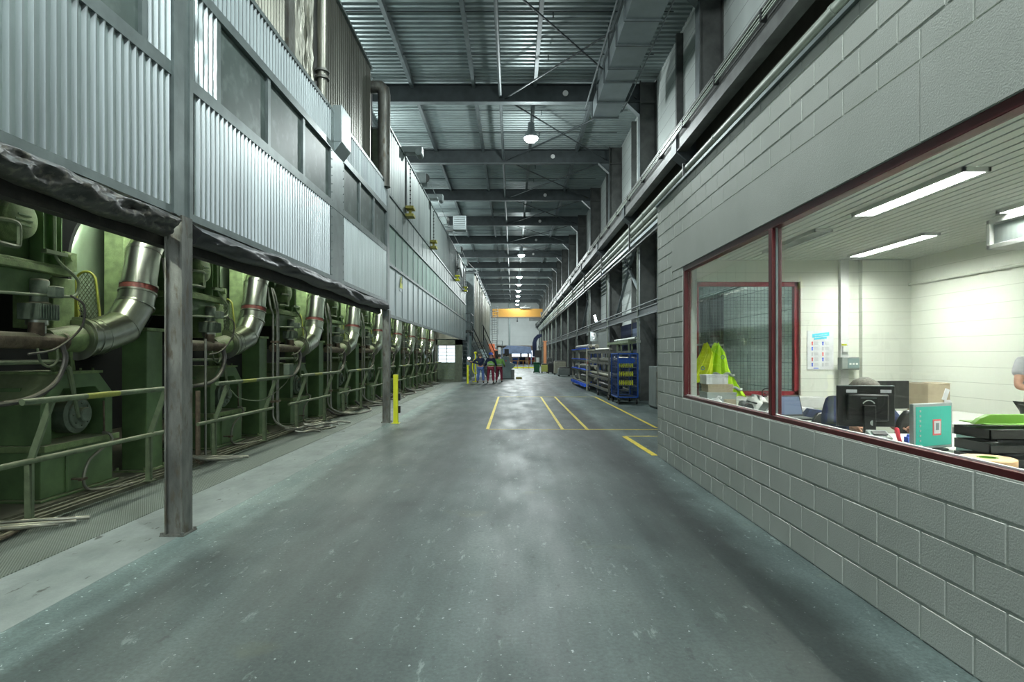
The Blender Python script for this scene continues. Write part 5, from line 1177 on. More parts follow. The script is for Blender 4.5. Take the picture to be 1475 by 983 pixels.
t = thing('fire_extinguisher', 'red extinguisher on the wall rail beyond the racks', 'fire extinguisher', (4.4, 35.2, .9)); mb = MB(); mb.lathe([(0,0),(.11,0),(.11,.5),(.05,.6),(.03,.66),(0,.66)],(4.40,35.2,.9),'z',14); mb.build('cylinder','redtool',t); mb = MB(); mb.box(4.38,4.584,35.18,35.22,1.2,1.24); mb.tube([(4.42,35.15,1.56),(4.36,35.1,1.5),(4.34,35.1,1.2)],.015,6); mb.build('hose_and_bracket','blackp',t)
t = thing('wall_sign', 'small red sign on a column down the right wall', 'sign', (4.58,44,2)); mb = MB(); mb.box(4.56,4.585,41.7,42.0,1.95,2.15); mb.build('sign_plate','redtool',t); mb = MB(); mb.box(4.55,4.56,41.78,41.92,2.0,2.1); mb.build('symbol','white',t)
# ================================================================ OFFICE INTERIOR
DZ = .96
def desk(lb, x0, x1, y0, y1):
    t = thing('desk', lb, 'desk', ((x0+x1)/2,(y0+y1)/2,.2))
    mb = MB(); mb.box(x0,x1,y0,y1,DZ-.03,DZ); mb.build('desk_top','worktop',t,bevel=.004)
    for a in (x0+.04,x1-.08):
        for b in (y0+.04,y1-.08): mb = MB(); mb.box(a,a+.05,b,b+.05,.2,DZ-.03); mb.build('leg','cab_grey',t)
    mb = MB(); mb.box(x0+.1,x1-.1,y0+.06,y0+.08,.5,DZ-.03); mb.build('back_panel','cab_grey',t)
    return t
desk('pale desk under the office window carrying the paper trays and monitors', 2.60, 4.1, 2.2, 5.2)
desk('pale desk in the far office corner carrying laptop, helmet and boxes', 2.60, 3.5, 6.15, 8.9)
desk('pale desk along the back wall carrying the big cardboard box', 4.15, 5.5, 5.9, 7.3)
# luminaires
def lum(x, y0, y1, on, lb):
    t = thing('ceiling_light', lb, 'ceiling light', (x,(y0+y1)/2,3.17), 'office ceiling lights'); w_ = .11
    mb = MB(); mb.box(x-w_,x-w_+.02,y0,y1,3.135,3.17); mb.box(x+w_-.02,x+w_,y0,y1,3.135,3.17); mb.box(x-w_,x+w_,y0,y0+.03,3.135,3.17); mb.box(x-w_,x+w_,y1-.03,y1,3.135,3.17); mb.build('frame','white',t)
    mb = MB(); mb.box(x-w_+.02,x+w_-.02,y0+.03,y1-.03,3.16,3.168); mb.build('diffuser','office_lit' if on else 'office_off',t)
    mb = MB(); n = int((y1-y0)/.09)
    for j in range(1,n): yy = y0+(y1-y0)*j/n; mb.box(x-w_+.02,x+w_-.02,yy-.003,yy+.003,3.138,3.16)
    mb.build('louvre','white',t)
lum(3.74, 4.75, 6.33, True, 'lit ceiling light with louvres nearest the office window')
lum(5.18, 7.3, 8.95, True, 'lit ceiling light at the back left of the office')
lum(5.18, 4.5, 6.2, True, 'lit ceiling light beside the white air unit')
lum(3.74, 7.1, 8.6, False, 'unlit ceiling light near the mullion of the office window')
lum(3.74, 2.0, 3.6, True, 'lit ceiling light over the near desk, out past the picture edge')
lum(5.18, 1.6, 3.2, True, 'lit ceiling light at the near back of the office')
# air unit
t = thing('air_unit', 'white air conditioning unit with open louvre hanging under the office ceiling', 'air unit', (5.7, 5.6, 2.85))
mb = MB(); X0, X1, ya, yb, za, zb = 5.17, 6.0, 3.6, 6.45, 2.80, 3.12
mb.box(X0+.05, X1, ya, yb, za, zb); mb.box(X0, X0+.05, ya, yb, za, za+.05); mb.box(X0, X0+.05, ya, yb, zb-.05, zb); mb.box(X0,X0+.05,yb-.05,yb,za,zb); mb.box(X0,X0+.05,5.30,5.38,za,zb); mb.build('unit_body','white',t,bevel=.006)
mb = MB(); mb.box(X0+.045,X0+.052,5.40,yb-.06,za+.06,zb-.06); mb.box(X0+.045,X0+.052,ya+.05,5.28,za+.06,zb-.06); mb.build('grille','office_off',t)
mb = MB(); mb.box(X0+.2,X0+.24,ya+.3,ya+.34,zb,3.17); mb.box(X0+.2,X0+.24,yb-.34,yb-.3,zb,3.17); mb.build('bracket','column',t)
# poster
t = thing('poster', 'white poster with cyan heading and two columns of small pictures', 'poster', (4.95,9.43,1.6)); px0,px1,pz0,pz1 = 4.70,5.12,1.42,2.04
mb = MB(); mb.box(px0,px1,9.428,9.435,pz0,pz1); mb.build('sheet','paper',t)
mb = MB(); mb.prism([(4.78,1.93),(5.05,1.96),(5.05,2.02),(4.78,1.99)],'y',9.424,9.428); mb.prism([(4.81,1.895),(5.01,1.915),(5.01,1.945),(4.81,1.925)],'y',9.424,9.428); mb.build('heading','cyan',t)
text('heading_lettering','--- ----- ---',.05,(4.915,9.423,1.975),(R(90),R(-6),0),'white',t,.001)
for ci, xx in enumerate((4.76,4.93)):
    for j in range(5):
        z = 1.82-.085*j
        mb = MB(); [mb.box(xx+.05,xx+.05+.07-.01*(q%2),9.425,9.428,z-.0+q*.013,z+.006+q*.013) for q in range(4)]; mb.build('text_lines','inkgrey',t)
        mb = MB(); mb.lathe([(0,-.002),(.014,-.002),(.014,0)],(xx+.02,9.428,z+.035),'y',10); mb.box(xx+.01,xx+.03,9.425,9.428,z-.01,z+.022); mb.build('small_picture',('inkred','inkblue','inkgrey')[(j+ci)%3],t)
mb = MB(); mb.box(4.80,4.88,9.425,9.428,1.435,1.45); mb.build('footer_print','inkblue',t)
t = thing('cable_trunking', 'white vertical cable trunking beside the poster', 'trunking', (5.3,9.4,1)); mb = MB(); mb.box(5.20,5.33,9.36,9.44,.2,3.17); mb.build('cover','white',t,bevel=.006)
mb = MB(); mb.box(5.205,5.325,9.355,9.36,1.9,1.905); mb.box(5.205,5.325,9.355,9.36,1.3,1.305); mb.build('joint_strip','inkgrey',t)
t = thing('wall_switch', 'small white switch with yellow tag on the trunking', 'switch', (5.26,9.35,1.78)); mb = MB(); mb.box(5.215,5.30,9.325,9.36,1.70,1.79); mb.build('plate','white',t,bevel=.006); mb = MB(); mb.box(5.21,5.29,9.35,9.358,1.805,1.83); mb.build('yellow_tag','yellow',t)
t = thing('wall_phone_box', 'grey green wall box with a dark display front under the switch', 'wall box', (5.25,9.3,1.5)); mb = MB(); mb.box(5.14,5.42,9.22,9.355,1.42,1.62); mb.build('case','cab_grey',t,bevel=.012); mb = MB(); mb.box(5.23,5.405,9.21,9.22,1.45,1.60); mb.build('front_panel','cab',t); mb = MB(); [mb.box(5.25+.05*j,5.28+.05*j,9.205,9.21,1.50,1.53) for j in range(3)]; mb.build('buttons','white',t)
# vests hanging at the end window
hk = thing('vest_hook', 'small hook bar on the office end window holding the vests', 'hook', (3.1,9.45,1.8)); mb = MB(); mb.box(2.88,3.36,9.40,9.43,1.80,1.83); mb.tube([(3.2,9.43,1.81),(3.2,9.30,1.81),(3.2,9.28,1.86)],.008,6); mb.tube([(3.0,9.43,1.81),(3.0,9.33,1.81),(3.0,9.31,1.85)],.008,6); mb.build('bar','cab_grey',hk)
def vest(lb, m, pts, cx, y, n=26, seed=0):
    """hanging cloth: outline rows (z, xl, xr) with folds"""
    rnd = random.Random(seed); mb = MB(); vs_ = []; rows = len(pts)
    for i, (z, a, b) in enumerate(pts):
        for j in range(n+1):
            u = j/n; x = a+(b-a)*u; f = .025*math.sin(u*15+i*.35+seed)+.012*math.sin(u*31+i*.7)
            vs_.append((x, y+f-(.05*math.sin(math.pi*u)), z+.01*math.sin(u*9+seed)))
    o = len(vs_); vs2 = [(p[0],p[1]+.014,p[2]) for p in vs_]
    fs = [(i*(n+1)+j,i*(n+1)+j+1,(i+1)*(n+1)+j+1,(i+1)*(n+1)+j) for i in range(rows-1) for j in range(n)]
    fs2 = [tuple(o+k for k in f[::-1]) for f in fs]; eg = []
    for i in range(rows-1): eg += [(i*(n+1),(i+1)*(n+1),o+(i+1)*(n+1),o+i*(n+1)), (i*(n+1)+n,o+i*(n+1)+n,o+(i+1)*(n+1)+n,(i+1)*(n+1)+n)]
    for j in range(n): eg += [(j,o+j,o+j+1,j+1),((rows-1)*(n+1)+j,(rows-1)*(n+1)+j+1,o+(rows-1)*(n+1)+j+1,o+(rows-1)*(n+1)+j)]
    mb.add(vs_+vs2, fs+fs2+eg)
    t = thing('safety_vest', lb, 'vest', (cx,y,1.8), 'hanging hi-vis vests'); mb.build('cloth',m,t,ang=70); return t
def lerp_rows(rows, k=6):
    out = []
    for (a, b) in zip(rows[:-1], rows[1:]):
        for j in range(k): u = j/k; out.append(tuple(a[q]+(b[q]-a[q])*u for q in range(3)))
    return out+[rows[-1]]
v1 = vest('bright green hi-vis vest hanging on the office end window', 'hivis', lerp_rows([(1.84,3.17,3.23),(1.70,3.10,3.32),(1.45,3.07,3.40),(1.20,3.10,3.52),(1.0,3.22,3.66)]), 3.2, 9.27, seed=1)
for z, a, b in ((1.35,3.12,3.46),(1.13,3.18,3.58)):
    mb = MB(); n=12; mb.tube([(a+(b-a)*j/n, 9.235-.045*math.sin(math.pi*j/n)+.0, z+.02*math.sin(j)) for j in range(n+1)], .022, 6); mb.build('reflective_band','reflect',v1)
mb = MB(); mb.lathe([(.018,-.003),(.032,-.003),(.032,0),(.018,0)],(3.27,9.20,1.62),'y',16); mb.build('round_mark','cab',v1)
v2 = vest('yellower hi-vis vest hanging behind the bright green one', 'hivis_y', lerp_rows([(1.84,2.98,3.03),(1.70,2.92,3.12),(1.45,2.80,3.12),(1.22,2.72,3.08)]), 3.0, 9.20, seed=3)
mb = MB(); mb.lathe([(.018,-.003),(.032,-.003),(.032,0),(.018,0)],(2.93,9.115,1.45),'y',16); mb.build('round_mark','cab',v2)
# stacked boxes and small items at far desk
def crate(name, lb, cat, x0,x1,y0,y1,z0,z1,m, lidm=None):
    t = thing(name, lb, cat, ((x0+x1)/2,(y0+y1)/2,z0)); mb = MB(); mb.box(x0,x1,y0,y1,z0,z1-.02); mb.build('box_body',m,t,bevel=.004)
    mb = MB(); mb.box(x0-.004,x1+.004,y0-.004,y1+.004,z1-.03,z1); mb.build('lid',lidm or m,t,bevel=.003); return t
crate('cardboard_box','flat brown box under the white box on the far desk','box',2.68,3.02,8.1,8.4,1.14,1.25,'card')
crate('white_box','white box on top of the flat brown box','box',2.66,2.96,8.12,8.4,1.25,1.38,'paper')
crate('storage_box','grey storage box carrying the flat brown box','box',2.66,3.06,8.08,8.42,.96,1.14,'office_off')
for i,(x,y,m,lb) in enumerate(((2.66,7.75,'paper','white paper cup nearest the corner'),(2.80,7.62,'card','small brown carton on the far desk'),(2.92,7.5,'paper','white mug on the far desk beside the carton'))):
    mb = MB(); mb.lathe([(0,0),(.04,0),(.05,.12),(.044,.12),(.038,.01),(0,.01)],(x,y,DZ),'z',16) if i != 1 else mb.box(x-.06,x+.06,y-.05,y+.05,DZ,DZ+.12)
    if i == 1: mb.box(x-.062,x+.062,y-.01,y+.01,DZ+.118,DZ+.122)
    if i == 2: mb.tube([(x+.045,y,DZ+.09),(x+.08,y,DZ+.08),(x+.08,y,DZ+.04),(x+.042,y,DZ+.03)],.008,7)
    tag(mb.build(('paper_cup','small_carton','mug')[i], m), lb, ('cup','carton','mug')[i])
t = thing('crumpled_bag','translucent crumpled plastic bag on the far desk by the window corner','bag',(2.66,8.0,DZ)); mb = MB(); rnd = random.Random(4)
prof = []; vs_ = []
for i in range(9):
    a = math.pi/2*i/8
    for j in range(18):
        b = 2*math.pi*j/18; rr = .12*(1+rnd.uniform(-.12,.12)); vs_.append((2.74+rr*math.cos(a)*math.cos(b)*.9,7.95+rr*math.cos(a)*math.sin(b)*1.2,DZ+.09*math.sin(a)*(1+rnd.uniform(-.1,.2))))
mb.add(vs_, [(i*18+j,i*18+(j+1)%18,(i+1)*18+(j+1)%18,(i+1)*18+j) for i in range(8) for j in range(18)]); mb.build('bag_body','paper',t,ang=10)
mb = MB(); mb.tube([(2.74,7.95,DZ+.08),(2.76,7.93,DZ+.13),(2.79,7.9,DZ+.12)],[.02,.012,.02],8); mb.build('knot','paper',t)
# helmet with black ear muffs
t = thing('safety_helmet','white safety helmet with black ear muffs on the far desk','helmet',(3.0,7.15,DZ)); hx,hy = 2.93,7.1
mb = MB(); mb.lathe([(.145,.03),(.14,.05),(.13,.11),(.10,.17),(.05,.205),(0,.215)],(hx,hy,DZ),'z',28); mb.box(hx-.012,hx+.012,hy-.12,hy+.12,DZ+.16,DZ+.215); mb.build('shell','white',t)
mb = MB(); mb.lathe([(.13,.03),(.165,.02),(.17,.025),(.145,.045)],(hx+.0,hy-.01,DZ),'z',28); mb.build('brim','white',t)
mb = MB(); mb.lathe([(0,-.03),(.05,-.03),(.06,-.01),(.06,.01),(.05,.03),(0,.03)],(hx-.19,hy-.05,DZ+.09),'x',18); mb.lathe([(0,-.03),(.05,-.03),(.06,0),(.05,.03),(0,.03)],(hx-.16,hy-.16,DZ+.07),'y',18); mb.tube([(hx-.17,hy-.05,DZ+.12),(hx-.12,hy-.02,DZ+.14),(hx-.05,hy-.13,DZ+.12)],.01,7); mb.build('ear_muffs','blackp',t)
t = thing('desk_calendar','white tent shaped card in front of the helmet','card',(2.95,6.8,DZ)); mb = MB(); mb.prism([(2.84,DZ),(2.86,DZ),(2.96,DZ+.14),(2.94,DZ+.14)],'y',6.72,6.92); mb.prism([(3.05,DZ),(3.03,DZ),(2.94,DZ+.14),(2.96,DZ+.14)],'y',6.72,6.92); mb.build('card_sheet','office_off',t); mb = MB(); mb.box(2.925,2.97,6.72,6.92,DZ+.135,DZ+.148); mb.build('binding','paper',t)
for i,(x,y,hh,lb) in enumerate(((3.15,6.75,.10,'white document box right of the helmet'),(3.3,7.3,.09,'white paper stack behind the helmet'))):
    crate('document_box',lb,'box',x-.13,x+.13,y-.15,y+.15,DZ,DZ+hh,'paper')
# laptop
t = thing('laptop','open dark laptop with lit screen on the far desk','laptop',(3.0,6.4,DZ)); rot = Matrix.Rotation(R(10),3,'Z'); c = Vector((3.02,6.45,DZ))
mb = MB(); mb.obox(c+Vector((.01,-.12,.012)),(.34,.24,.02),rot); mb.build('base','blackp',t,bevel=.003)
lid = rot @ Matrix.Rotation(R(-18),3,'X'); lc = c+rot@Vector((0,.035,.135))
mb = MB(); mb.obox(lc,(.34,.012,.235),lid); mb.build('lid','blackp',t,bevel=.003)
mb = MB(); mb.obox(lc+lid@Vector((0,-.008,.0)),(.31,.003,.20),lid); mb.build('screen','laptop_screen',t)
mb = MB(); mb.obox(c+rot@Vector((0,-.10,.023)),(.29,.12,.003),rot); mb.build('keyboard','column',t)
t = thing('open_binder','dark blue open binder with white pages behind the laptop','binder',(3.35,6.7,DZ)); mb = MB(); mb.prism([(3.20,DZ),(3.5,DZ),(3.42,DZ+.08),(3.28,DZ+.10)],'y',6.5,6.85); mb.build('cover','navy',t,bevel=.01); mb = MB(); mb.prism([(3.30,DZ+.085),(3.5,DZ+.005),(3.52,DZ+.02),(3.32,DZ+.105)],'y',6.52,6.83); mb.build('pages','paper',t)
t = thing('sheet_stack','slanting white sheets left of the laptop','paper',(2.8,6.4,DZ)); mb = MB(); mb.obox((2.78,6.3,DZ+.02),(.22,.3,.02),Euler((0,R(8),R(25)))); mb.build('top_sheet','paper',t); mb = MB(); mb.obox((2.80,6.33,DZ+.008),(.22,.3,.012),Euler((0,0,R(10)))); mb.build('lower_sheet','paper',t)
t = thing('desk_plant_cable','black cable loop standing on the white sill','cable',(3.9,9.3,1.0)); mb = MB(); mb.tube([(3.95,9.35,1.0),(3.95,9.33,1.1),(4.05,9.32,1.13),(4.12,9.33,1.08),(4.05,9.34,1.02),(3.98,9.34,1.06),(4.2,9.33,1.01),(4.4,9.34,1.0)],.009,6); mb.build('loop','blackp',t); mb = MB(); mb.box(3.9,4.0,9.3,9.38,.99,1.01); mb.build('foot','blackp',t)

# monitors
def monitor(lb, c, w_, h_, rz, zb, front, bodym='blackp', back=True, framem=None):
    t = thing('monitor', lb, 'monitor', (c[0],c[1],DZ)); rot = Matrix.Rotation(R(rz),3,'Z'); c = Vector((c[0],c[1],zb+h_/2))
    q = lambda x,y,z: c+rot@Vector((x,y,z))         # screen faces local -y
    mb = MB(); mb.obox(q(0,0,0),(w_,.035,h_),rot); mb.build('panel',framem or bodym,t,bevel=.006)
    mb = MB(); mb.obox(q(0,-.019,.0),(w_-.04,.003,h_-.045),rot); mb.build('screen',front,t)
    mb = MB(); mb.obox(q(0,.035,-.01),(w_*.72,.05,h_*.66),rot); mb.build('back_shell',bodym,t,bevel=.015)
    mb = MB(); mb.obox(q(0,.075,-.12),(.09,.03,h_*.5+(zb-DZ)*.9),rot); mb.build('stand_neck',bodym,t,bevel=.004)
    mb = MB(); mb.obox(Vector((c.x,c.y,DZ+.008))+rot@Vector((0,.06,0)),(.26,.20,.016),rot); mb.build('stand_foot',bodym,t,bevel=.004)
    return t, q, rot
t,q,rot = monitor('large black monitor seen from behind near the middle of the office window', (2.895,4.85), .44,.335, 172, 1.065,'blackp')
mb = MB()
for sx in (-1,1): mb.obox(q(sx*.13,.062,.125),(.08,.006,.025),rot)
mb.build('vent_grille','inkgrey',t)
mb = MB(); mb.obox(q(0,.0,.166),(.43,.045,.006),rot); mb.obox(q(0,.064,.07),(.12,.004,.006),rot); mb.build('silver_strip','trimsteel',t)
mb = MB(); a = [q(.05*math.cos(R(u)),.064,-.0+.05*math.sin(R(u))) for u in range(30,151,15)]; mb.tube(a,.005,6); mb.lathe([(0,0),(.022,0),(.022,.004),(0,.004)],q(-.02,.09,-.13),'y',16); mb.build('round_logo','reflect',t)
t = thing('desk_scanner','grey card reader box hanging below the black monitor','card reader',(2.8,4.6,DZ)); mb = MB(); mb.obox((2.86,4.62,DZ+.04),(.15,.14,.08),Euler((R(20),0,R(-10)))); mb.build('case','office_off',t,bevel=.008); mb = MB(); mb.obox((2.857,4.60,DZ+.085),(.10,.06,.006),Euler((R(20),0,R(-10)))); mb.build('display','blackp',t)
mb = MB(); mb.box(3.12,3.17,4.66,4.71,DZ,DZ+.04); mb.lathe([(0,.04),(.02,.04),(.015,.06),(0,.062)],(3.145,4.685,DZ),'z',10); tag(mb.build('ink_bottle','inkblue'), 'tiny bright blue bottle beside the black monitor', 'bottle')
monitor('second black monitor behind the large one, beside the cardboard box', (4.02,6.35), .50,.30, 6, 1.075,'blackp')
bpy.data.objects
t,q,rot = monitor('narrow grey monitor with a teal screen turned toward the window', (3.01,4.25), .40,.325, 20, .98,'teal_screen', framem='office_off')
mb = MB(); mb.obox(q(.03,-.022,-.01),(.085,.002,.115),rot); mb.build('red_picture','inkred',t)
mb = MB(); mb.obox(q(.03,-.024,-.01),(.065,.002,.09),rot); mb.build('white_picture','paper',t)
mb = MB(); [mb.obox(q(-.14,-.022,.11-.035*j),(.016,.002,.014),rot) for j in range(8)]; mb.build('desktop_icons','reflect',t)
mb = MB(); mb.obox(q(.03,-.026,-.005),(.03,.002,.05),rot); mb.build('dark_figure','cab',t)
# seated person behind the monitor
t = thing('person','person in dark navy jacket sitting bent behind the black monitor','person',(3.32,5.72,.2)); X,Y=3.32,5.72
bd = [(X,Y,.78,.13,.12),(X,Y-.02,.98,.12,.11),(X,Y-.06,1.16,.14,.11),(X,Y-.12,1.25,.055,.055),(X,Y-.16,1.31,.07,.085),(X,Y-.16,1.37,.075,.09),
      (X-.19,Y-.05,1.17,.055,.055),(X-.27,Y-.18,.98,.045,.045),(X-.24,Y-.42,1.0,.032,.032),(X+.19,Y-.05,1.17,.055,.055),(X+.27,Y-.18,.98,.045,.045),(X+.2,Y-.42,1.0,.032,.032),
      (X-.1,Y-.1,.74,.085,.085),(X-.12,Y-.46,.72,.065,.065),(X-.12,Y-.45,.28,.045,.045),(X-.12,Y-.58,.24,.035,.035),(X+.1,Y-.1,.74,.085,.085),(X+.12,Y-.46,.72,.065,.065),(X+.12,Y-.45,.28,.045,.045),(X+.12,Y-.58,.24,.035,.035)]
skin('body',bd,[(0,1),(1,2),(2,3),(3,4),(4,5),(2,6),(6,7),(7,8),(2,9),(9,10),(10,11),(0,12),(12,13),(13,14),(14,15),(0,16),(16,17),(17,18),(18,19)],'skin',t)
skin('jacket',[(X,Y,.80,.16,.14),(X,Y-.02,.98,.155,.13),(X,Y-.05,1.15,.17,.13),(X-.24,Y-.05,1.18,.10,.10),(X-.36,Y-.18,.99,.085,.085),(X-.26,Y-.38,1.0,.05,.05),(X+.21,Y-.05,1.17,.085,.085),(X+.30,Y-.18,.99,.07,.07),(X+.22,Y-.38,1.0,.05,.05)],[(0,1),(1,2),(2,3),(3,4),(4,5),(2,6),(6,7),(7,8)],'navy',t)
skin('trousers',[(X,Y,.78,.15,.13),(X-.1,Y-.1,.74,.10,.10),(X-.12,Y-.47,.72,.085,.085),(X-.12,Y-.46,.30,.06,.06),(X+.1,Y-.1,.74,.10,.10),(X+.12,Y-.47,.72,.085,.085),(X+.12,Y-.46,.30,.06,.06)],[(0,1),(1,2),(2,3),(0,4),(4,5),(5,6)],'jeans',t)
def tipmesh(c, rx, ry, rz, z0=-.6, noise_=0, seed=1, n=22, k=12):
    mb = MB(); rnd = random.Random(seed); vs_ = []
    for i in range(k+1):
        a = math.asin(z0)+(math.pi/2-math.asin(z0))*i/k
        for j in range(n):
            b = 2*math.pi*j/n; q_ = 1+rnd.uniform(-noise_,noise_); vs_.append((c[0]+rx*math.cos(a)*math.cos(b)*q_,c[1]+ry*math.cos(a)*math.sin(b)*q_,c[2]+rz*math.sin(a)*q_))
    return mb.add(vs_, [(i*n+j,i*n+(j+1)%n,(i+1)*n+(j+1)%n,(i+1)*n+j) for i in range(k) for j in range(n)])
tipmesh((X,Y-.15,1.335),.132,.145,.105,-.3,.035,5).build('hair','hair',t,ang=180)
mb = MB(); mb.tube([(X,Y-.245,1.36),(X,Y-.275,1.325)],[.012,.018],8); [mb.tube([(X+s_*.085,Y-.15,1.30),(X+s_*.10,Y-.15,1.35)],[.015,.018],8) for s_ in (-1,1)]; mb.build('nose_and_ears','skin',t)
for sx, hx in ((-1,X-.24),(1,X+.2)):
    mb = MB(); h0 = Vector((hx,Y-.44,1.0)); mb.tube([h0+Vector((0,.03,0)),h0-Vector((0,.05,.01))],[.03,.036],8)
    for j,L in enumerate((.08,.09,.085,.065)): o = h0+Vector((.03-.02*j,-.05,0)); mb.tube([o,o+Vector((0,-L*.55,.006)),o+Vector((0,-L,-.022))],[.010,.009,.007],7)
    mb.tube([h0+Vector((-sx*.03,-.01,0)),h0+Vector((-sx*.055,-.05,0)),h0+Vector((-sx*.05,-.08,-.01))],[.012,.010,.008],7); mb.build('hand','skin',t)
# chairs
def chair(lb, x, y, rz, zt, m='blackp'):
    t = thing('office_chair', lb, 'chair', (x,y,.2)); rot = Matrix.Rotation(R(rz),3,'Z'); o = Vector((x,y,0))
    q = lambda a,b,c: o+rot@Vector((a,b,c))
    mb = MB(); mb.obox(q(0,0,.66),(.48,.46,.07),rot); mb.build('seat',m,t,bevel=.03)
    mb = MB(); n = 8; vs_=[]; 
    for i in range(9):
        z = .76+(zt-.76)*i/8; wd = .22*(1-.35*max(0,(i-5)/3)**2)
        for j in range(n+1): a = -wd+2*wd*j/n; vs_.append(q(a,.26+.03*(z-.7)-.06*(1-(a/.24)**2)*-1,z))
    vs2 = [v+rot@Vector((0,.05,0)) for v in vs_]; L=len(vs_)
    fs = [(i*(n+1)+j,i*(n+1)+j+1,(i+1)*(n+1)+j+1,(i+1)*(n+1)+j) for i in range(8) for j in range(n)]
    eg = [(j,L+j,L+j+1,j+1) for j in range(n)]+[(8*(n+1)+j,8*(n+1)+j+1,L+8*(n+1)+j+1,L+8*(n+1)+j) for j in range(n)]
    for i in range(8): eg += [(i*(n+1),(i+1)*(n+1),L+(i+1)*(n+1),L+i*(n+1)),(i*(n+1)+n,L+i*(n+1)+n,L+(i+1)*(n+1)+n,(i+1)*(n+1)+n)]
    mb.add(vs_+vs2, fs+[tuple(L+k for k in f[::-1]) for f in fs]+eg); mb.build('backrest',m,t,bevel=.012)
    mb = MB(); mb.cyl(q(0,0,.3),q(0,0,.63),.03,n=12); mb.bar(q(0,.1,.63),q(0,.32,.8),.06,.02); mb.build('gas_lift','column',t)
    mb = MB()
    for j in range(5): a = R(72*j); e_ = q(.28*math.cos(a),.28*math.sin(a),.27); mb.bar(q(0,0,.31),e_,.05,.03); mb.lathe([(0,-.02),(.035,-.02),(.035,.02),(0,.02)],e_-Vector((0,0,.035)),'x',12)
    mb.build('star_base','column',t); return t
chair('black office chair right of the seated person', 3.52, 5.62, 200, 1.16)
chair('dark office chair of the seated person', 3.32, 5.82, 0, 1.05)
# big cardboard box
t = thing('cardboard_box','tall brown cardboard box on the back desk beside the black monitor','box',(4.75,6.8,DZ)); mb = MB(); mb.obox((4.75,6.75,DZ+.185),(.27,.3,.37),Euler((0,0,R(6)))); mb.build('box_body','card',t,bevel=.004)
mb = MB(); mb.obox((4.68,6.75,DZ+.373),(.13,.30,.006),Euler((0,R(4),R(6)))); mb.obox((4.82,6.75,DZ+.373),(.13,.30,.006),Euler((0,R(-4),R(6)))); mb.build('flap','card',t)
mb = MB(); mb.obox((4.84,6.60,DZ+.25),(.05,.01,.13),Euler((0,R(20),R(6)))); mb.obox((4.86,6.6,DZ+.14),(.08,.008,.10),Euler((0,0,R(6)))); mb.build('label_tag','paper',t)
# screwdrivers in a holder
hld = thing('tool_holder','small pale tool holder beside the teal monitor','holder',(2.8,4.2,DZ)); mb = MB(); mb.box(2.74,2.92,4.16,4.30,DZ,DZ+.04); mb.build('base','office_off',hld,bevel=.005); mb = MB(); mb.box(2.76,2.90,4.18,4.28,DZ+.04,DZ+.05); mb.build('top_plate','paper',hld)
for i,(x,dx) in enumerate(((2.78,-.03),(2.88,.02))):
    s_ = thing('screwdriver','red handled screwdriver standing in the tool holder, %s one' % ('tilted','upright')[i],'screwdriver',(x,4.23,DZ+.05),'red screwdrivers'); mb = MB(); mb.tube([(x,4.23,DZ+.06),(x+dx*.3,4.23,DZ+.08),(x+dx*.6,4.23,DZ+.11),(x+dx,4.23,DZ+.16),(x+dx*1.1,4.23,DZ+.17)],[.009,.013,.014,.016,.008],10); mb.build('handle','redtool',s_); mb = MB(); mb.cyl((x,4.23,DZ+.03),(x,4.23,DZ+.062),.004,n=6); mb.build('blade','steel',s_)
# paper trays
t = thing('paper_tray','black stack of paper trays full of sheets near the picture edge','paper tray',(3.0,3.4,DZ)); x0,x1,y0,y1 = 2.87,3.35,3.55,3.84
for j in range(3):
    z = DZ+.01+.085*j; mb = MB(); mb.box(x0,x1,y0,y1,z,z+.006); mb.box(x0,x0+.006,y0,y1,z,z+.06); mb.box(x0,x1,y1-.006,y1,z,z+.06); mb.box(x0,x1,y0,y0+.006,z,z+.05 if j < 2 else z+.06); mb.build('tray','blackp',t)
    mb = MB(); mb.obox(((x0+x1)/2+.01*j,(y0+y1)/2,z+.022+.012*(j==2)),(x1-x0-.03,y1-y0-.03,.02+.02*(j==2)),Euler((0,0,R(1.5*j)))); mb.build('papers','paper',t)
t = thing('green_tray','lime green tray lid lying on the black paper trays','tray',(3.1,3.7,DZ+.25)); mb = MB(); z = DZ+.262
mb.prism([(2.86,z),(2.90,z+.035),(2.96,z+.06),(3.42,z+.06),(3.44,z+.02),(3.42,z),(3.0,z)],'y',3.66,3.70); mb.box(2.9,3.42,3.60,3.84,z,z+.006); mb.build('tray_body','lime',t,bevel=.003)
mb = MB(); mb.prism([(3.08,z+.03),(3.14,z+.045),(3.42,z+.045),(3.42,z+.01)],'y',3.72,3.84); mb.build('raised_rim','lime',t)
crate('paper_stack','loose white papers behind the black paper trays','paper',3.15,3.5,3.8,4.2,DZ,DZ+.16,'paper')
crate('flat_box','flat grey box under the pale orange roll','box',2.60,2.84,3.25,3.50,DZ,DZ+.045,'office_off')
t = thing('tape_roll','round pale orange roll lying flat by the office window','roll',(2.71,3.37,DZ+.045)); mb = MB(); mb.lathe([(.05,.0),(.13,.0),(.135,.01),(.135,.055),(.13,.06),(.05,.06),(.05,0)],(2.71,3.37,DZ+.046),'z',40); mb.build('roll_body','wood',t); mb = MB(); mb.lathe([(.045,.002),(.05,.062),(.04,.062),(.036,.002)],(2.71,3.37,DZ+.046),'z',24); mb.build('core','lime',t)
mb = MB(); mb.box(3.0,3.12,3.86,3.98,DZ+.2,DZ+.23); mb = MB(); mb.tube([(2.66,3.72,DZ+.02),(2.68,3.66,DZ+.06),(2.72,3.62,DZ+.05),(2.74,3.6,DZ+.02)],.02,8); mb.box(2.64,2.76,3.6,3.74,DZ,DZ+.015); tag(mb.build('tape_dispenser','inkblue'), 'blue tape dispenser beside the teal monitor', 'tape dispenser')
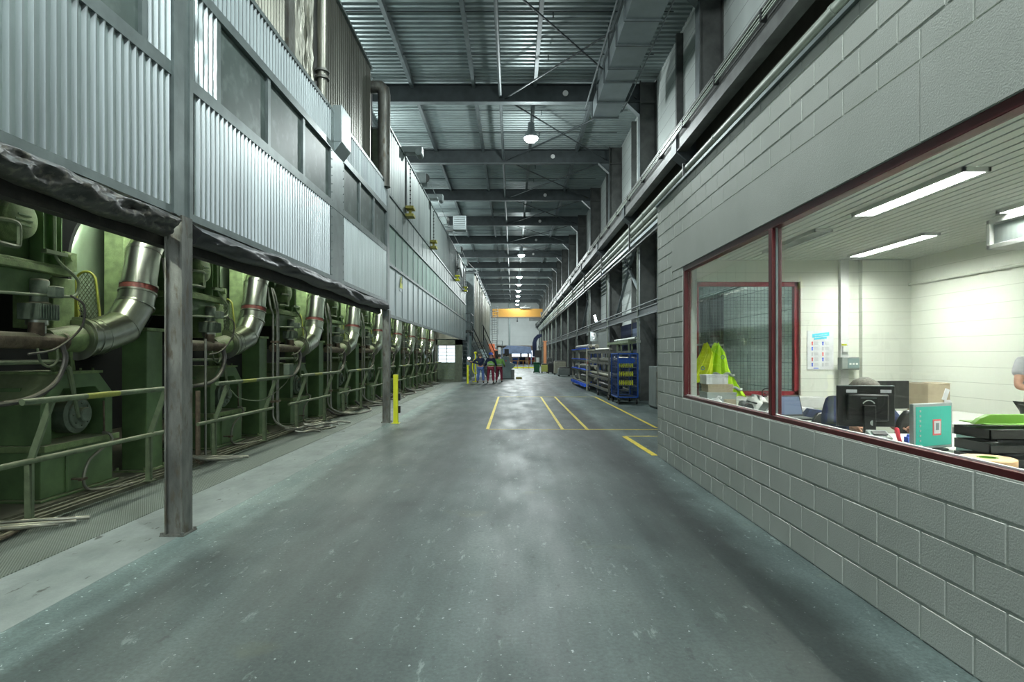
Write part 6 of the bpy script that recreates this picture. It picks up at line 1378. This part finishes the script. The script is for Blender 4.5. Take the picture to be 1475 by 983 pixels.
# standing person at right edge
t = thing('person','standing person in a grey t-shirt with folded arms at the right picture edge','person',(6.0,6.45,.2)); X,Y,G=5.77,6.45,.2
bd=[(X,Y,1.13,.13,.10),(X,Y,1.33,.13,.10),(X,Y,1.50,.16,.11),(X,Y,1.66,.055,.055),(X,Y-.02,1.74,.07,.085),(X,Y-.02,1.84,.078,.095),(X,Y-.01,1.92,.055,.07),
 (X-.20,Y,1.57,.055,.055),(X-.31,Y-.06,1.30,.046,.046),(X-.05,Y-.22,1.32,.034,.034),(X+.20,Y,1.57,.055,.055),(X+.29,Y-.08,1.32,.046,.046),(X+.04,Y-.19,1.38,.034,.034),
 (X-.1,Y,1.06,.085,.085),(X-.12,Y-.01,.68,.06,.06),(X-.13,Y,.30,.045,.045),(X-.14,Y-.13,.245,.036,.036),(X+.1,Y,1.06,.085,.085),(X+.12,Y-.01,.68,.06,.06),(X+.13,Y,.30,.045,.045),(X+.14,Y-.13,.245,.036,.036)]
skin('body',bd,[(0,1),(1,2),(2,3),(3,4),(4,5),(5,6),(2,7),(7,8),(8,9),(2,10),(10,11),(11,12),(0,13),(13,14),(14,15),(15,16),(0,17),(17,18),(18,19),(19,20)],'skin',t)
skin('tshirt',[(X,Y,1.12,.16,.13),(X,Y,1.33,.155,.125),(X,Y,1.50,.185,.135),(X-.20,Y,1.57,.085,.085),(X-.27,Y-.03,1.41,.075,.075),(X+.20,Y,1.57,.085,.085),(X+.27,Y-.04,1.41,.075,.075)],[(0,1),(1,2),(2,3),(3,4),(2,5),(5,6)],'tgrey',t)
skin('trousers',[(X,Y,1.12,.155,.12),(X-.1,Y,1.05,.105,.105),(X-.12,Y-.01,.68,.08,.08),(X-.13,Y,.31,.07,.07),(X+.1,Y,1.05,.105,.105),(X+.12,Y-.01,.68,.08,.08),(X+.13,Y,.31,.07,.07)],[(0,1),(1,2),(2,3),(0,4),(4,5),(5,6)],'blackp',t)
for sx,(hx,hy,hz) in ((1,(X-.02,Y-.22,1.32)),(-1,(X+.01,Y-.21,1.385))):
    mb = MB(); h0=Vector((hx,hy,hz)); d=Vector((sx*1.0,-.0,.15)).normalized()
    mb.tube([h0-d*.03,h0+d*.05],[.03,.034],8)
    for j,L in enumerate((.08,.09,.085,.065)): o=h0+d*.05+Vector((0,0,.03-.02*j)); mb.tube([o,o+d*L*.55,o+d*L*.9+Vector((0,.02,0))],[.010,.009,.007],7)
    mb.tube([h0+Vector((0,0,.03)),h0+d*.03+Vector((0,-.01,.055)),h0+d*.06+Vector((0,-.01,.06))],[.012,.010,.008],7); mb.build('hand','skin',t)
tipmesh((X,Y-.01,1.85),.10,.115,.12,-.2,.02,6).build('hair','hair',t,ang=180)
mb = MB(); mb.tube([(X,Y-.11,1.85),(X,Y-.145,1.80)],[.012,.018],8); [mb.tube([(X+s_*.09,Y-.02,1.78),(X+s_*.105,Y-.02,1.84)],[.016,.02],8) for s_ in (-1,1)]; mb.build('nose_and_ears','skin',t)
mb = MB(); [mb.tube([(X+s_*.035,Y-.105,1.845),(X+s_*.035,Y-.118,1.845)],[.014,.010],8) for s_ in (-1,1)]; mb.build('eyes','blackp',t)
mb = MB(); [mb.tube([(X+s_*.14,Y+.08,.25),(X+s_*.14,Y-.02,.26),(X+s_*.14,Y-.17,.235)],[.045,.052,.035],10) for s_ in (-1,1)]; mb.build('shoe','shoe',t)
